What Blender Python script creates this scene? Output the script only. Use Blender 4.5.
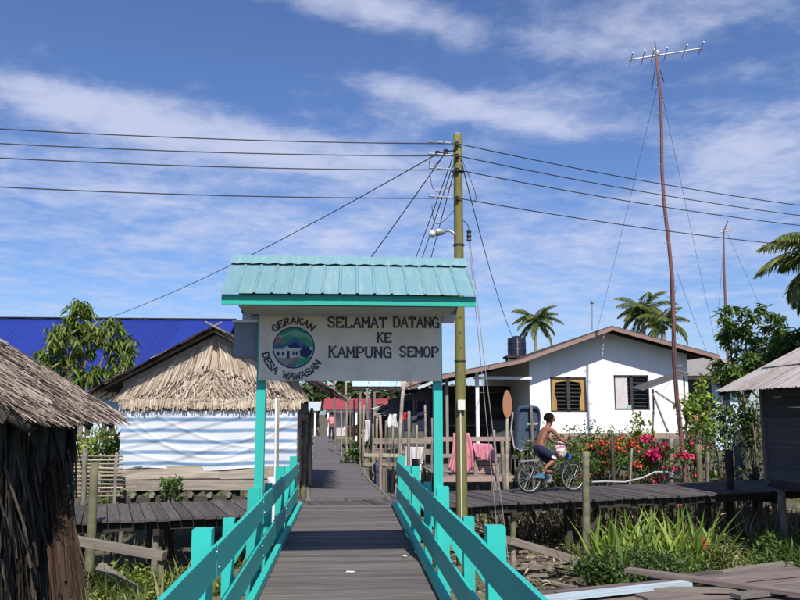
import bpy, math, random
import numpy as np
from mathutils import Vector, Matrix, Quaternion
random.seed(7); rng = np.random.default_rng(7)
for o in list(bpy.data.objects): bpy.data.objects.remove(o)
S = bpy.context.scene
COL = S.collection
rad = math.radians

# ------------------------------------------------------------------ camera
FPX = 778.0                                   # focal length in pixels of the 800x600 photo
PITCH = math.atan((414 - 300) / FPX)
YAW = math.atan((400 - 346) / FPX * math.cos(PITCH))
CAMP = Vector((0, 0, 1.6))
cam = bpy.data.cameras.new('camera'); cam.sensor_width = 36; cam.lens = FPX / 800 * 36
cam.clip_start = 0.05; cam.clip_end = 6000
camo = bpy.data.objects.new('camera', cam); COL.objects.link(camo)
camo.location = CAMP; camo.rotation_euler = (math.pi / 2 + PITCH, 0, -YAW)
S.camera = camo
S.render.resolution_x, S.render.resolution_y = 1024, 768
_F = Vector((math.sin(YAW) * math.cos(PITCH), math.cos(YAW) * math.cos(PITCH), math.sin(PITCH)))
_R = Vector((math.cos(YAW), -math.sin(YAW), 0)); _U = _R.cross(_F)
def ray(px, py): return _F + _R * ((px - 400) / FPX) - _U * ((py - 300) / FPX)
def P(px, py, Y): d = ray(px, py); return CAMP + d * (Y / d.y)          # pixel + known distance
def G(px, py, z=0.0): d = ray(px, py); return CAMP + d * ((z - 1.6) / d.z)  # pixel on a known level

# ------------------------------------------------------------------ light
SUN_EL, SUN_AZ = rad(47.5), rad(6)              # sun behind the camera, a little to the right
sv = Vector((math.sin(SUN_AZ) * math.cos(SUN_EL), -math.cos(SUN_AZ) * math.cos(SUN_EL), math.sin(SUN_EL)))
sun = bpy.data.lights.new('sun', 'SUN'); sun.energy = 5.0; sun.angle = rad(0.53); sun.color = (1.0, 0.95, 0.87)
suno = bpy.data.objects.new('sun', sun); COL.objects.link(suno)
suno.rotation_euler = (-sv).to_track_quat('-Z', 'Y').to_euler(); suno.location = (5, -20, 30)
W = bpy.data.worlds.new('World'); S.world = W; W.use_nodes = True
S.view_settings.view_transform = 'Standard'; S.view_settings.look = 'None'
S.view_settings.exposure = 0.28; S.view_settings.gamma = 1.0; S.view_settings.use_curve_mapping = False

class NT:
    """small helper to write node trees"""
    def __init__(s, tree): s.t = tree; s.n = tree.nodes; s.l = tree.links; s.n.clear()
    def add(s, typ, **kw):
        nd = s.n.new(typ)
        for k, v in kw.items(): setattr(nd, k, v)
        return nd
    def put(s, sock, v):
        if hasattr(v, 'is_output'): s.l.new(v, sock)
        elif v is not None: sock.default_value = v
    def m(s, op, a, b=None, c=None, clamp=False):
        nd = s.add('ShaderNodeMath', operation=op, use_clamp=clamp)
        for i, v in enumerate((a, b, c)):
            if v is not None: s.put(nd.inputs[i], v)
        return nd.outputs[0]
    def mapr(s, v, a, b, c=0.0, d=1.0, smooth=False):
        nd = s.add('ShaderNodeMapRange'); nd.interpolation_type = 'SMOOTHSTEP' if smooth else 'LINEAR'
        for i, x in enumerate((v, a, b, c, d)): s.put(nd.inputs[i], x)
        return nd.outputs[0]
    def mix(s, f, a, b, blend='MIX'):
        nd = s.add('ShaderNodeMix', data_type='RGBA', blend_type=blend); nd.clamp_factor = True
        s.put(nd.inputs[0], f); s.put(nd.inputs[6], a if hasattr(a, 'is_output') else (*a, 1)); s.put(nd.inputs[7], b if hasattr(b, 'is_output') else (*b, 1))
        return nd.outputs[2]
    def noise(s, vec, scale, detail=4, rough=0.55, dist=0.0, out=0):
        nd = s.add('ShaderNodeTexNoise'); s.put(nd.inputs['Vector'], vec)
        nd.inputs['Scale'].default_value = scale; nd.inputs['Detail'].default_value = detail
        nd.inputs['Roughness'].default_value = rough; nd.inputs['Distortion'].default_value = dist
        return nd.outputs[out]
    def mapping(s, vec, sc=(1, 1, 1), loc=(0, 0, 0), rot=(0, 0, 0)):
        nd = s.add('ShaderNodeMapping'); s.put(nd.inputs[0], vec)
        nd.inputs['Scale'].default_value = sc; s.put(nd.inputs['Location'], loc); nd.inputs['Rotation'].default_value = rot
        return nd.outputs[0]
    def ramp(s, f, stops):
        nd = s.add('ShaderNodeValToRGB'); s.put(nd.inputs[0], f); cr = nd.color_ramp
        while len(cr.elements) < len(stops): cr.elements.new(0.5)
        for e, (p, c) in zip(cr.elements, stops): e.position = p; e.color = (*c, 1) if len(c) == 3 else c
        return nd.outputs[0]

# sky: Nishita plus high thin cloud drawn in the direction of the sky vault
w = NT(W.node_tree)
sky = w.add('ShaderNodeTexSky', sky_type='NISHITA'); sky.sun_disc = False
sky.sun_elevation = SUN_EL; sky.sun_rotation = math.pi - SUN_AZ
sky.air_density = 1.0; sky.dust_density = 0.7; sky.ozone_density = 3.0; sky.altitude = 0
D = w.add('ShaderNodeTexCoord').outputs['Generated']
sep = w.add('ShaderNodeSeparateXYZ'); w.put(sep.inputs[0], D)
X, Y_, Z = sep.outputs
zc = w.m('ADD', w.m('MAXIMUM', Z, 0.0), 0.10)
cmb = w.add('ShaderNodeCombineXYZ'); w.put(cmb.inputs[0], w.m('DIVIDE', X, zc)); w.put(cmb.inputs[1], w.m('DIVIDE', Y_, zc))
UV = cmb.outputs[0]
az = w.m('ARCTAN2', X, Y_); el = w.m('ARCSINE', Z)
bias = None
def lump(px, py, rx, ry, rot, amp):
    """a cloud bank: centre and reach as directions on the sky vault"""
    global bias
    d = ray(px, py).normalized(); a0 = math.atan2(d.x, d.y); e0 = math.asin(d.z)
    da = w.m('SUBTRACT', az, a0); de = w.m('SUBTRACT', el, e0); c, s_ = math.cos(rot), math.sin(rot)
    u = w.m('MULTIPLY', w.m('ADD', w.m('MULTIPLY', da, c), w.m('MULTIPLY', de, s_)), FPX / rx)
    v = w.m('MULTIPLY', w.m('SUBTRACT', w.m('MULTIPLY', de, c), w.m('MULTIPLY', da, s_)), FPX / ry)
    r2 = w.m('ADD', w.m('MULTIPLY', u, u), w.m('MULTIPLY', v, v))
    g = w.m('MULTIPLY', w.m('EXPONENT', w.m('MULTIPLY', r2, -1.0)), amp)
    bias = g if bias is None else w.m('ADD', bias, g)
CLOUDS = [(60, 104, 80, 18, -0.12, .26), (230, 138, 170, 22, -0.14, .30), (130, 205, 240, 42, -0.05, .13), (330, 228, 150, 45, 0, .10),
          (380, 12, 130, 18, -0.15, .24), (470, 108, 140, 15, -0.22, .30), (400, 165, 110, 24, -0.2, .10), (740, 160, 100, 45, 0.2, .22), (660, 20, 150, 30, 0.1, .14),
          (600, 250, 230, 48, 0.1, .13), (60, 285, 200, 30, 0, .07), (640, 310, 220, 28, 0, .06), (230, 40, 180, 30, 0, -.22), (90, 30, 140, 40, 0, -.14), (610, 165, 75, 26, -.2, -.16), (520, 70, 90, 18, -.1, -.06)]
for c in CLOUDS: lump(*c)
n1 = w.noise(w.mapping(UV, (1.0, 1.25, 1), (3.1, 1.7, 0), (0, 0, 0.15)), 1.7, 9, 0.56, 0.35)
n2 = w.noise(w.mapping(UV, (1, 1.1, 1), (7.3, 2.2, 0)), 6.0, 7, 0.6, 0.3)
dens = w.m('ADD', w.m('ADD', w.m('MULTIPLY', n1, .55), w.m('MULTIPLY', n2, .45)), w.m('ADD', bias, -0.05))
n3 = w.noise(w.mapping(UV, (1, 1, 1), (1.3, 9.2, 0)), 14.0, 6, 0.6, 0.5)
dens = w.m('ADD', dens, w.m('MULTIPLY', w.m('SUBTRACT', n3, .5), .22))
cov = w.mapr(dens, 0.39, 0.80, 0.0, 1.0, True)
cov = w.m('MULTIPLY', cov, 0.80)
bgs = w.add('ShaderNodeBackground'); w.put(bgs.inputs[0], w.mix(1.0, sky.outputs[0], (0.80, 0.92, 1.22), 'MULTIPLY')); bgs.inputs[1].default_value = 0.092
bgc = w.add('ShaderNodeBackground'); w.put(bgc.inputs[0], (0.53, 0.57, 0.73, 1)); bgc.inputs[1].default_value = 1.0
mx = w.add('ShaderNodeMixShader'); w.put(mx.inputs[0], cov); w.l.new(bgs.outputs[0], mx.inputs[1]); w.l.new(bgc.outputs[0], mx.inputs[2])
wo = w.add('ShaderNodeOutputWorld'); w.l.new(mx.outputs[0], wo.inputs[0])

# ------------------------------------------------------------------ materials
MATS = {}
def newmat(name):
    m = bpy.data.materials.new(name); m.use_nodes = True; t = NT(m.node_tree)
    p = t.add('ShaderNodeBsdfPrincipled'); o = t.add('ShaderNodeOutputMaterial'); t.l.new(p.outputs[0], o.inputs[0])
    MATS[name] = m
    return m, t, p, o
def bump(t, p, h, strength=0.3, dist=0.02):
    b = t.add('ShaderNodeBump'); b.inputs['Strength'].default_value = strength; b.inputs['Distance'].default_value = dist
    t.put(b.inputs['Height'], h); t.l.new(b.outputs[0], p.inputs['Normal'])
def paint(name, c, rough=.6, dirt=None, amt=.35, scale=3.0, spec=.4, fine=30, metallic=0, streak=None):
    m, t, p, o = newmat(name); tc = t.add('ShaderNodeTexCoord').outputs['Object']
    dirt = dirt or tuple(x * .55 for x in c)
    v = t.mapping(tc, streak) if streak else tc
    n = t.noise(v, scale, 6, .65); f = t.mapr(n, .48, .78, 0, amt)
    col = t.mix(f, c, dirt)
    n2 = t.noise(tc, fine, 4, .6); col = t.mix(t.mapr(n2, .3, .7, 0, .25), col, tuple(x * .8 for x in c))
    oi = t.add('ShaderNodeObjectInfo').outputs['Random']
    col = t.mix(1.0, col, t.ramp(oi, [(0, (.86, .86, .86)), (1, (1.06, 1.06, 1.06))]), 'MULTIPLY')
    t.put(p.inputs['Base Color'], col); p.inputs['Roughness'].default_value = rough; p.inputs['Specular IOR Level'].default_value = spec; p.inputs['Metallic'].default_value = metallic
    bump(t, p, t.m('ADD', n, t.m('MULTIPLY', n2, .3)), .25, .01)
    return m
def wood(name, a, b, lo=.6, hi=1.25, sc=(3, 14, 8), rough=.85, grey=None, gamt=.5, bstr=.5):
    """weathered boards: grain along the board's own length, each board its own tone"""
    m, t, p, o = newmat(name); tc = t.add('ShaderNodeTexCoord').outputs['Object']
    oi = t.add('ShaderNodeObjectInfo').outputs['Random']
    cm = t.add('ShaderNodeCombineXYZ'); t.put(cm.inputs[0], t.m('MULTIPLY', oi, 37.0)); t.put(cm.inputs[1], t.m('MULTIPLY', oi, 91.0))
    v = t.mapping(tc, sc, cm.outputs[0])
    n = t.noise(v, 1.0, 6, .65, .3); col = t.mix(t.mapr(n, .32, .68), a, b)
    if grey:
        n3 = t.noise(t.mapping(tc, (2.2, 1.5, 1.5), cm.outputs[0]), 1.3, 5, .7); col = t.mix(t.mapr(n3, .5, .68, 0, gamt), col, grey)
    col = t.mix(1.0, col, t.ramp(oi, [(0, (lo,) * 3), (1, (hi, hi * .985, hi * .97))]), 'MULTIPLY')
    t.put(p.inputs['Base Color'], col); p.inputs['Roughness'].default_value = rough; p.inputs['Specular IOR Level'].default_value = .25
    bump(t, p, n, bstr, .01)
    return m
def straw(name, stops, sc=6.0):
    """thatch and dry leaf: every strip its own tone"""
    m, t, p, o = newmat(name); g = t.add('ShaderNodeNewGeometry')
    tc = t.add('ShaderNodeTexCoord').outputs['Object']
    f = t.m('ADD', t.m('MULTIPLY', g.outputs['Random Per Island'], .7), t.m('MULTIPLY', t.noise(tc, sc, 3), .4))
    t.put(p.inputs['Base Color'], t.ramp(f, stops)); p.inputs['Roughness'].default_value = .85; p.inputs['Specular IOR Level'].default_value = .2
    return m
def leaf(name, stops, trans=.35, rough=.5):
    m, t, p, o = newmat(name); g = t.add('ShaderNodeNewGeometry')
    tc = t.add('ShaderNodeTexCoord').outputs['Object']
    f = t.m('ADD', t.m('MULTIPLY', g.outputs['Random Per Island'], .65), t.m('MULTIPLY', t.noise(tc, 1.2, 3), .45))
    c = t.ramp(f, stops); t.put(p.inputs['Base Color'], c); p.inputs['Roughness'].default_value = rough; p.inputs['Specular IOR Level'].default_value = .35
    tr = t.add('ShaderNodeBsdfTranslucent'); t.put(tr.inputs[0], t.mix(1.0, c, (1.3, 1.35, .6), 'MULTIPLY'))
    mx = t.add('ShaderNodeMixShader'); mx.inputs[0].default_value = trans
    t.l.new(p.outputs[0], mx.inputs[1]); t.l.new(tr.outputs[0], mx.inputs[2]); t.l.new(mx.outputs[0], o.inputs[0])
    return m

paint('teal', (.026, .46, .395), .5, (.06, .30, .27), .45, 2.5, .4, 45)
paint('teal_fascia', (.015, .38, .29), .45, (.04, .22, .18), .5, 4, .4)
paint('sign_roof', (.155, .295, .325), .55, (.30, .365, .38), .9, 2.2, .5, 20, 0, (9, 1, 1))
paint('sign_board', (.70, .635, .55), .7, (.42, .365, .31), .85, 2.2, .3, 25)
paint('soffit', (.62, .59, .56), .8, (.26, .24, .23), .6, 3)
paint('grey_box', (.20, .24, .30), .6, (.13, .15, .19), .4, 5)
paint('black_paint', (.045, .045, .065), .7, (.16, .15, .15), .6, 14)
paint('white_paint', (.78, .78, .77), .7, (.55, .54, .50), .35, 1.2)
paint('white_wall', (.80, .80, .79), .8, (.60, .59, .55), .5, .9, .25, 8, 0, (2, 2, .35))
paint('barge', (.27, .175, .15), .75, (.16, .11, .10), .8, 2)
paint('dark_roof', (.05, .035, .03), .7, (.09, .07, .06), .5, 2)
paint('blue_roof', (.016, .032, .225), .42, (.012, .024, .175), .6, .4, .5, 6, 0, (1, 5, 1))
paint('red_roof', (.33, .05, .055), .6, (.22, .07, .065), .6, .5)
paint('pale_blue', (.48, .62, .74), .7, (.34, .45, .55), .5, 2)
paint('pale_green', (.30, .52, .45), .7)
paint('orange_paint', (.55, .22, .05), .7)
paint('rust_roof', (.33, .295, .285), .65, (.15, .095, .08), 1.0, 1.3, .35, 9, 0, (.7, 6.5, .7))
paint('grey_roof', (.30, .27, .26), .7, (.18, .14, .13), .8, 1.5)
paint('light_roof', (.55, .60, .62), .5, (.35, .34, .33), .6, 1.5)
paint('steel', (.45, .46, .47), .45, (.3, .29, .28), .4, 8, .5, 30, .6)
paint('dark_metal', (.035, .035, .038), .5)
paint('black_rubber', (.02, .02, .022), .6)
paint('tank', (.016, .020, .042), .4, (.03, .035, .055), .5, 3)
paint('mast', (.17, .070, .065), .75, (.26, .19, .165), .6, 5)
paint('concrete', (.30, .29, .27), .9, (.2, .19, .17), .6, 3)
paint('curtain', (.42, .28, .10), .9, (.24, .13, .04), .9, 16)
paint('curtain_white', (.55, .52, .52), .9, (.35, .3, .35), .6, 6)
paint('pink_cloth', (.66, .25, .32), .9, (.52, .18, .24), .5, 5)
paint('red_cloth', (.55, .03, .05), .9)
paint('white_cloth', (.75, .74, .72), .9)
paint('blue_plastic', (.045, .07, .115), .5, (.075, .10, .14), .6, 4)
paint('bright_blue', (.02, .10, .35), .4)
paint('dirty_blue', (.07, .20, .32), .5)
paint('skin', (.23, .095, .055), .55, (.17, .066, .04), .4, 6)
paint('navy', (.012, .016, .05), .85)
paint('hair', (.008, .007, .006), .9, None, .3, 3, .08)
paint('black_wire', (.015, .015, .018), .6)
paint('pvc', (.62, .60, .52), .6)
paint('paddle_blade', (.33, .15, .08), .6, (.2, .09, .05), .5, 8)
paint('lamp_glass', (.7, .72, .72), .25)
paint('mud', (.10, .068, .046), .8, (.055, .04, .03), .8, 2)
paint('hose', (.42, .41, .40), .6); paint('stay', (.22, .21, .21), .6)
wood('deck', (.078, .067, .064), (.165, .145, .138), .72, 1.2, (2.5, 3, 3), .8, (.22, .20, .19), .45)
wood('boardwalk', (.052, .046, .047), (.105, .092, .092), .7, 1.2, (3, 4, 3), .85, (.17, .155, .15), .4)
wood('grey_wood', (.13, .11, .095), (.27, .235, .20), .7, 1.2, (2, 10, 8), .9, (.33, .30, .26), .4)
wood('pale_wood', (.23, .195, .155), (.42, .37, .305), .65, 1.15, (2, 7, 6), .85, (.17, .145, .11), .7)
wood('moss_wood', (.10, .10, .06), (.20, .185, .12), .75, 1.15, (2, 8, 8), .9, (.14, .15, .07), .5)
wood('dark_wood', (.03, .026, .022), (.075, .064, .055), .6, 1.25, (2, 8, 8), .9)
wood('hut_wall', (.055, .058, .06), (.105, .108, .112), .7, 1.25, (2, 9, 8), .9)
wood('pile_wood', (.10, .075, .068), (.22, .175, .16), .55, 1.15, (2, 7, 6), .9, (.30, .265, .25), .35)
wood('bamboo', (.25, .205, .14), (.41, .35, .26), .65, 1.1, (1, 3, 3), .7, (.25, .22, .16), .5)
wood('pink_wood', (.30, .20, .17), (.42, .30, .26), .8, 1.1, (2, 8, 8), .85, (.25, .2, .18), .4)
paint('olive_pole', (.185, .17, .055), .8, (.085, .095, .04), 1.0, 4.5, .25, 30, 0, (3, 3, .5))
straw('thatch_old', [(.0, (.06, .042, .034)), (.35, (.165, .125, .10)), (.65, (.26, .205, .168)), (1, (.40, .335, .285))], 3)
straw('thatch_dark', [(.0, (.02, .016, .012)), (.6, (.07, .055, .042)), (1, (.13, .10, .075))], 3)
straw('thatch_pale', [(.0, (.12, .085, .06)), (.3, (.33, .255, .19)), (.7, (.51, .42, .325)), (1, (.64, .56, .46))], 3)
straw('dry_bundle', [(.0, (.016, .011, .008)), (.5, (.042, .025, .017)), (1, (.080, .050, .034))], 4)  # tones darkened to stand in for the shade under the hut's eave
straw('litter', [(0, (.08, .055, .035)), (.4, (.20, .15, .10)), (.7, (.33, .27, .19)), (1, (.48, .42, .33))], 4)
straw('petal_orange', [(0, (.45, .035, .025)), (.6, (.60, .085, .05)), (1, (.68, .17, .10))], 4)
straw('petal_magenta', [(0, (.42, .01, .06)), (.6, (.62, .02, .13)), (1, (.72, .08, .20))], 4)
leaf('leaf_mango', [(0, (.045, .075, .016)), (.4, (.095, .155, .03)), (.72, (.17, .235, .05)), (.92, (.27, .27, .08)), (1, (.34, .24, .10))])
leaf('leaf_dark', [(0, (.026, .046, .016)), (.4, (.055, .095, .032)), (.75, (.105, .155, .05)), (1, (.19, .22, .08))])
leaf('leaf_grass', [(0, (.035, .055, .014)), (.4, (.085, .125, .026)), (.7, (.16, .20, .05)), (1, (.28, .26, .10))])
leaf('leaf_bright', [(0, (.045, .085, .015)), (.35, (.11, .185, .03)), (.65, (.22, .31, .05)), (.85, (.36, .41, .09)), (1, (.48, .43, .14))])
leaf('leaf_palm', [(0, (.055, .085, .02)), (.5, (.11, .165, .04)), (.8, (.21, .23, .065)), (1, (.34, .28, .11))])
leaf('leaf_bush', [(0, (.038, .068, .018)), (.5, (.08, .14, .032)), (.8, (.135, .205, .05)), (1, (.25, .27, .09))])
leaf('leaf_far', [(0, (.03, .05, .02)), (.5, (.055, .085, .032)), (1, (.10, .13, .05))], .2)
paint('bark', (.17, .13, .10), .9, (.09, .07, .055), .8, 6)
paint('palm_bark', (.25, .21, .17), .9, (.14, .12, .09), .8, 4)

def ground_mat():
    m, t, p, o = newmat('ground'); tc = t.add('ShaderNodeTexCoord').outputs['Object']
    n = t.noise(tc, .35, 8, .6); n2 = t.noise(tc, 5, 6, .7); n3 = t.noise(tc, 22, 4, .6)
    c = t.mix(t.mapr(n, .42, .62), (.060, .072, .020), (.105, .075, .048))
    c = t.mix(t.mapr(n2, .45, .68, 0, .8), c, (.17, .135, .09)); c = t.mix(t.mapr(n3, .55, .75, 0, .6), c, (.045, .035, .025))
    t.put(p.inputs['Base Color'], c); p.inputs['Roughness'].default_value = .9; bump(t, p, t.m('ADD', n2, t.m('MULTIPLY', n3, .5)), .7, .08)
ground_mat()
def rust_mat():
    m, t, p, o = newmat('rust_sheet'); tc = t.add('ShaderNodeTexCoord').outputs['Object']
    oi = t.add('ShaderNodeObjectInfo').outputs['Random']; cm = t.add('ShaderNodeCombineXYZ'); t.put(cm.inputs[0], t.m('MULTIPLY', oi, 9.0))
    n = t.noise(t.mapping(tc, (.55, 5.5, .55), cm.outputs[0]), 1.0, 7, .68); n2 = t.noise(tc, 1.6, 6, .7); n3 = t.noise(tc, 14, 4, .6)
    c = t.ramp(n, [(.30, (.40, .375, .37)), (.48, (.32, .29, .28)), (.60, (.21, .17, .155)), (.74, (.11, .075, .065))])
    c = t.mix(t.mapr(n2, .5, .7, 0, .7), c, (.135, .082, .062)); c = t.mix(t.mapr(n3, .45, .7, 0, .35), c, (.40, .37, .365))
    t.put(p.inputs['Base Color'], c); p.inputs['Roughness'].default_value = .7; p.inputs['Specular IOR Level'].default_value = .25; bump(t, p, n3, .2, .01)
rust_mat()
def walk_mat():
    m, t, p, o = newmat('walkway'); tc = t.add('ShaderNodeTexCoord').outputs['Object']
    s = t.add('ShaderNodeSeparateXYZ'); t.put(s.inputs[0], tc)
    k = t.m('DIVIDE', s.outputs[1], .16); fr = t.m('FRACT', k); fl = t.m('FLOOR', k)
    wn = t.add('ShaderNodeTexWhiteNoise', noise_dimensions='1D'); t.put(wn.inputs['W'], fl)
    c = t.mix(wn.outputs[0], (.095, .083, .083), (.135, .12, .119)); n = t.noise(tc, 2.0, 6, .7); c = t.mix(t.mapr(n, .4, .7, 0, .5), c, (.08, .07, .07))
    gap = t.m('LESS_THAN', fr, .06); c = t.mix(t.m('MULTIPLY', gap, .7), c, (.03, .028, .026))
    t.put(p.inputs['Base Color'], c); p.inputs['Roughness'].default_value = .85; bump(t, p, t.m('SUBTRACT', 1.0, gap), .4, .01)
walk_mat()
def tarp_mat():
    m, t, p, o = newmat('striped_tarp'); tc = t.add('ShaderNodeTexCoord').outputs['UV']
    s = t.add('ShaderNodeSeparateXYZ'); t.put(s.inputs[0], tc)
    fr = t.m('FRACT', t.m('ADD', t.m('MULTIPLY', s.outputs[1], 5.3), .25))
    st = t.m('MULTIPLY', t.mapr(fr, .54, .64, 0, 1), t.mapr(fr, .88, 1.0, 1, 0))
    n = t.noise(tc, 9, 5, .6); c = t.mix(t.m('MULTIPLY', st, t.mapr(n, .25, .6, .75, 1.0)), (.58, .60, .63), (.12, .225, .37))
    c = t.mix(t.mapr(t.noise(tc, 3, 6, .7), .5, .75, 0, .35), c, (.40, .39, .38))
    t.put(p.inputs['Base Color'], c); p.inputs['Roughness'].default_value = .5; bump(t, p, t.noise(tc, 40, 3), .15, .01)
tarp_mat()
def glass_mat():
    m, t, p, o = newmat('louvre_glass'); p.inputs['Base Color'].default_value = (.05, .055, .06, 1); p.inputs['Roughness'].default_value = .15; p.inputs['Specular IOR Level'].default_value = .7
glass_mat()
def floral():
    m, t, p, o = newmat('floral_cloth'); tc = t.add('ShaderNodeTexCoord').outputs['Object']
    v = t.add('ShaderNodeTexVoronoi'); t.put(v.inputs['Vector'], tc); v.inputs['Scale'].default_value = 26
    s = t.add('ShaderNodeSeparateColor'); t.l.new(v.outputs['Color'], s.inputs[0])
    t.put(p.inputs['Base Color'], t.ramp(s.outputs[0], [(0, (.55, .12, .16)), (.3, (.7, .62, .5)), (.6, (.7, .66, .62)), (.8, (.25, .10, .16)), (1, (.62, .36, .36))])); p.inputs['Roughness'].default_value = .9
floral()

# ------------------------------------------------------------------ mesh helpers
ROOT = {}                                     # object name -> world position of its thing's origin
def tag(o, label=None, cat=None, group=None, kind=None):
    for k, v in (('label', label), ('category', cat), ('group', group), ('kind', kind)):
        if v: o[k] = v
    return o
def link(name, data, parent=None):
    o = bpy.data.objects.new(name, data); COL.objects.link(o)
    if parent: o.parent = parent
    return o
def thing(name, label, cat, loc=(0, 0, 0), group=None, kind=None):
    o = link(name, None); o.location = loc; o.empty_display_size = .2; ROOT[o.name] = Vector(loc)
    return tag(o, label, cat, group, kind)
def origin(parent):
    return ROOT.get(parent.name, Vector((0, 0, 0))) if parent else Vector((0, 0, 0))
class MB:
    def __init__(s): s.v = []; s.f = []; s.uv = None
    def add(s, vs, fs):
        b = len(s.v); s.v += [tuple(x) for x in vs]; s.f += [tuple(i + b for i in q) for q in fs]; return s
    def box(s, c, d, rz=0.0, jit=0.0):
        c = Vector(c); d = Vector(d) / 2; R = Matrix.Rotation(rz, 3, 'Z')
        vs = [c + R @ Vector((x * d.x, y * d.y, z * d.z)) + Vector((random.uniform(-jit, jit), random.uniform(-jit, jit), 0)) for z in (-1, 1) for x, y in ((-1, -1), (1, -1), (1, 1), (-1, 1))]
        return s.add(vs, [(0, 3, 2, 1), (4, 5, 6, 7), (0, 1, 5, 4), (1, 2, 6, 5), (2, 3, 7, 6), (3, 0, 4, 7)])
    def bar(s, p, q, wd, h, up=(0, 0, 1)):
        p, q = Vector(p), Vector(q); x = (q - p).normalized(); up = Vector(up)
        if abs(x.dot(up)) > .98: up = Vector((0, 1, 0))
        y = up.cross(x).normalized(); z = x.cross(y)
        vs = [e + y * (a * wd / 2) + z * (b * h / 2) for e in (p, q) for a, b in ((-1, -1), (1, -1), (1, 1), (-1, 1))]
        return s.add(vs, [(0, 3, 2, 1), (4, 5, 6, 7), (0, 1, 5, 4), (1, 2, 6, 5), (2, 3, 7, 6), (3, 0, 4, 7)])
    def tube(s, pts, r, n=6, cap=True):
        pts = [Vector(p) for p in pts]; k = len(pts); r = r if hasattr(r, '__len__') else [r] * k; vs = []; ref = None
        for i, p in enumerate(pts):
            t = (pts[min(i + 1, k - 1)] - pts[max(i - 1, 0)]).normalized()
            if ref is None: ref = Vector((0, 0, 1)) if abs(t.z) < .9 else Vector((1, 0, 0))
            a = t.cross(ref).normalized(); b = t.cross(a)
            for j in range(n): th = 2 * math.pi * j / n; vs.append(p + (a * math.cos(th) + b * math.sin(th)) * r[i])
        fs = [(i * n + j, i * n + (j + 1) % n, (i + 1) * n + (j + 1) % n, (i + 1) * n + j) for i in range(k - 1) for j in range(n)]
        if cap: fs += [tuple(range(n))[::-1], tuple((k - 1) * n + j for j in range(n))]
        return s.add(vs, fs)
    def prism(s, poly, ext):
        poly = [Vector(p) for p in poly]; e = Vector(ext); n = len(poly)
        return s.add(poly + [p + e for p in poly], [tuple(range(n))[::-1], tuple(range(n, 2 * n))] + [(i, (i + 1) % n, n + (i + 1) % n, n + i) for i in range(n)])
    def quad(s, *pts): return s.add(pts, [tuple(range(len(pts)))])
    def grid(s, fn, nu, nv, uv=False):
        vs = [fn(i / nu, j / nv) for j in range(nv + 1) for i in range(nu + 1)]; w1 = nu + 1
        s.add(vs, [(j * w1 + i, j * w1 + i + 1, (j + 1) * w1 + i + 1, (j + 1) * w1 + i) for j in range(nv) for i in range(nu)])
        if uv: s.uv = [(i / nu, j / nv) for j in range(nv + 1) for i in range(nu + 1)]
        return s
    def corr(s, p0, u, v, pitch=.076, amp=.009, nv=3, rib=False, sag=0.0, ragged=0.0):
        """corrugated sheet from corner p0, across u, down the slope v"""
        p0, u, v = Vector(p0), Vector(u), Vector(v); L = u.length; n = u.cross(v).normalized()
        if n.z < 0: n = -n
        k = max(2, int(round(L / pitch)));
        prof = [(0, 0), (.80, 0), (.85, 1), (.94, 1)] if rib else [(q / 6, .5 - .5 * math.cos(2 * math.pi * q / 6)) for q in range(6)]
        xs = [((i + a) / k, h) for i in range(k) for a, h in prof] + [(1.0, 0)]; nu = len(xs) - 1
        rg = [random.uniform(0, ragged) for _ in xs]
        vs = [p0 + u * x + v * (j / nv * (1 + (rg[i] if j == nv else 0))) + n * (amp * 2 * h + sag * math.sin(math.pi * j / nv)) for j in range(nv + 1) for i, (x, h) in enumerate(xs)]; w1 = nu + 1
        return s.add(vs, [(j * w1 + i, j * w1 + i + 1, (j + 1) * w1 + i + 1, (j + 1) * w1 + i) for j in range(nv) for i in range(nu)])
    def lathe(s, c, prof, n=16, axis='Z'):
        c = Vector(c); vs = []
        for r, h in prof:
            for j in range(n):
                th = 2 * math.pi * j / n; q = (r * math.cos(th), r * math.sin(th), h)
                if axis == 'Y': q = (q[0], q[2], q[1])
                if axis == 'X': q = (q[2], q[0], q[1])
                vs.append(c + Vector(q))
        k = len(prof)
        return s.add(vs, [(i * n + j, i * n + (j + 1) % n, (i + 1) * n + (j + 1) % n, (i + 1) * n + j) for i in range(k - 1) for j in range(n)] + [tuple(range(n))[::-1], tuple((k - 1) * n + j for j in range(n))])
    def mesh(s, name, o=Vector((0, 0, 0))):
        me = bpy.data.meshes.new(name); o = Vector(o)
        me.from_pydata([(x - o.x, y - o.y, z - o.z) for x, y, z in s.v], [], s.f)
        if s.uv:
            l = me.uv_layers.new(name='UVMap')
            for lp in me.loops: l.data[lp.index].uv = s.uv[lp.vertex_index]
        return me
    def build(s, name, mat, parent=None, loc=None, smooth=False, solid=0.0, **tags):
        """parts: parent given.  One-mesh things: loc is the thing's base."""
        o0 = origin(parent) if parent else Vector(loc or (0, 0, 0))
        me = s.mesh(name, o0); me.materials.append(MATS[mat])
        if smooth: me.polygons.foreach_set('use_smooth', [True] * len(me.polygons))
        o = link(name, me, parent)
        if parent: ROOT[o.name] = o0
        else: o.location = o0; ROOT[o.name] = o0
        if solid:
            md = o.modifiers.new('thickness', 'SOLIDIFY'); md.thickness = solid; md.offset = 0
        return tag(o, **tags)
UNIT = {}
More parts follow.
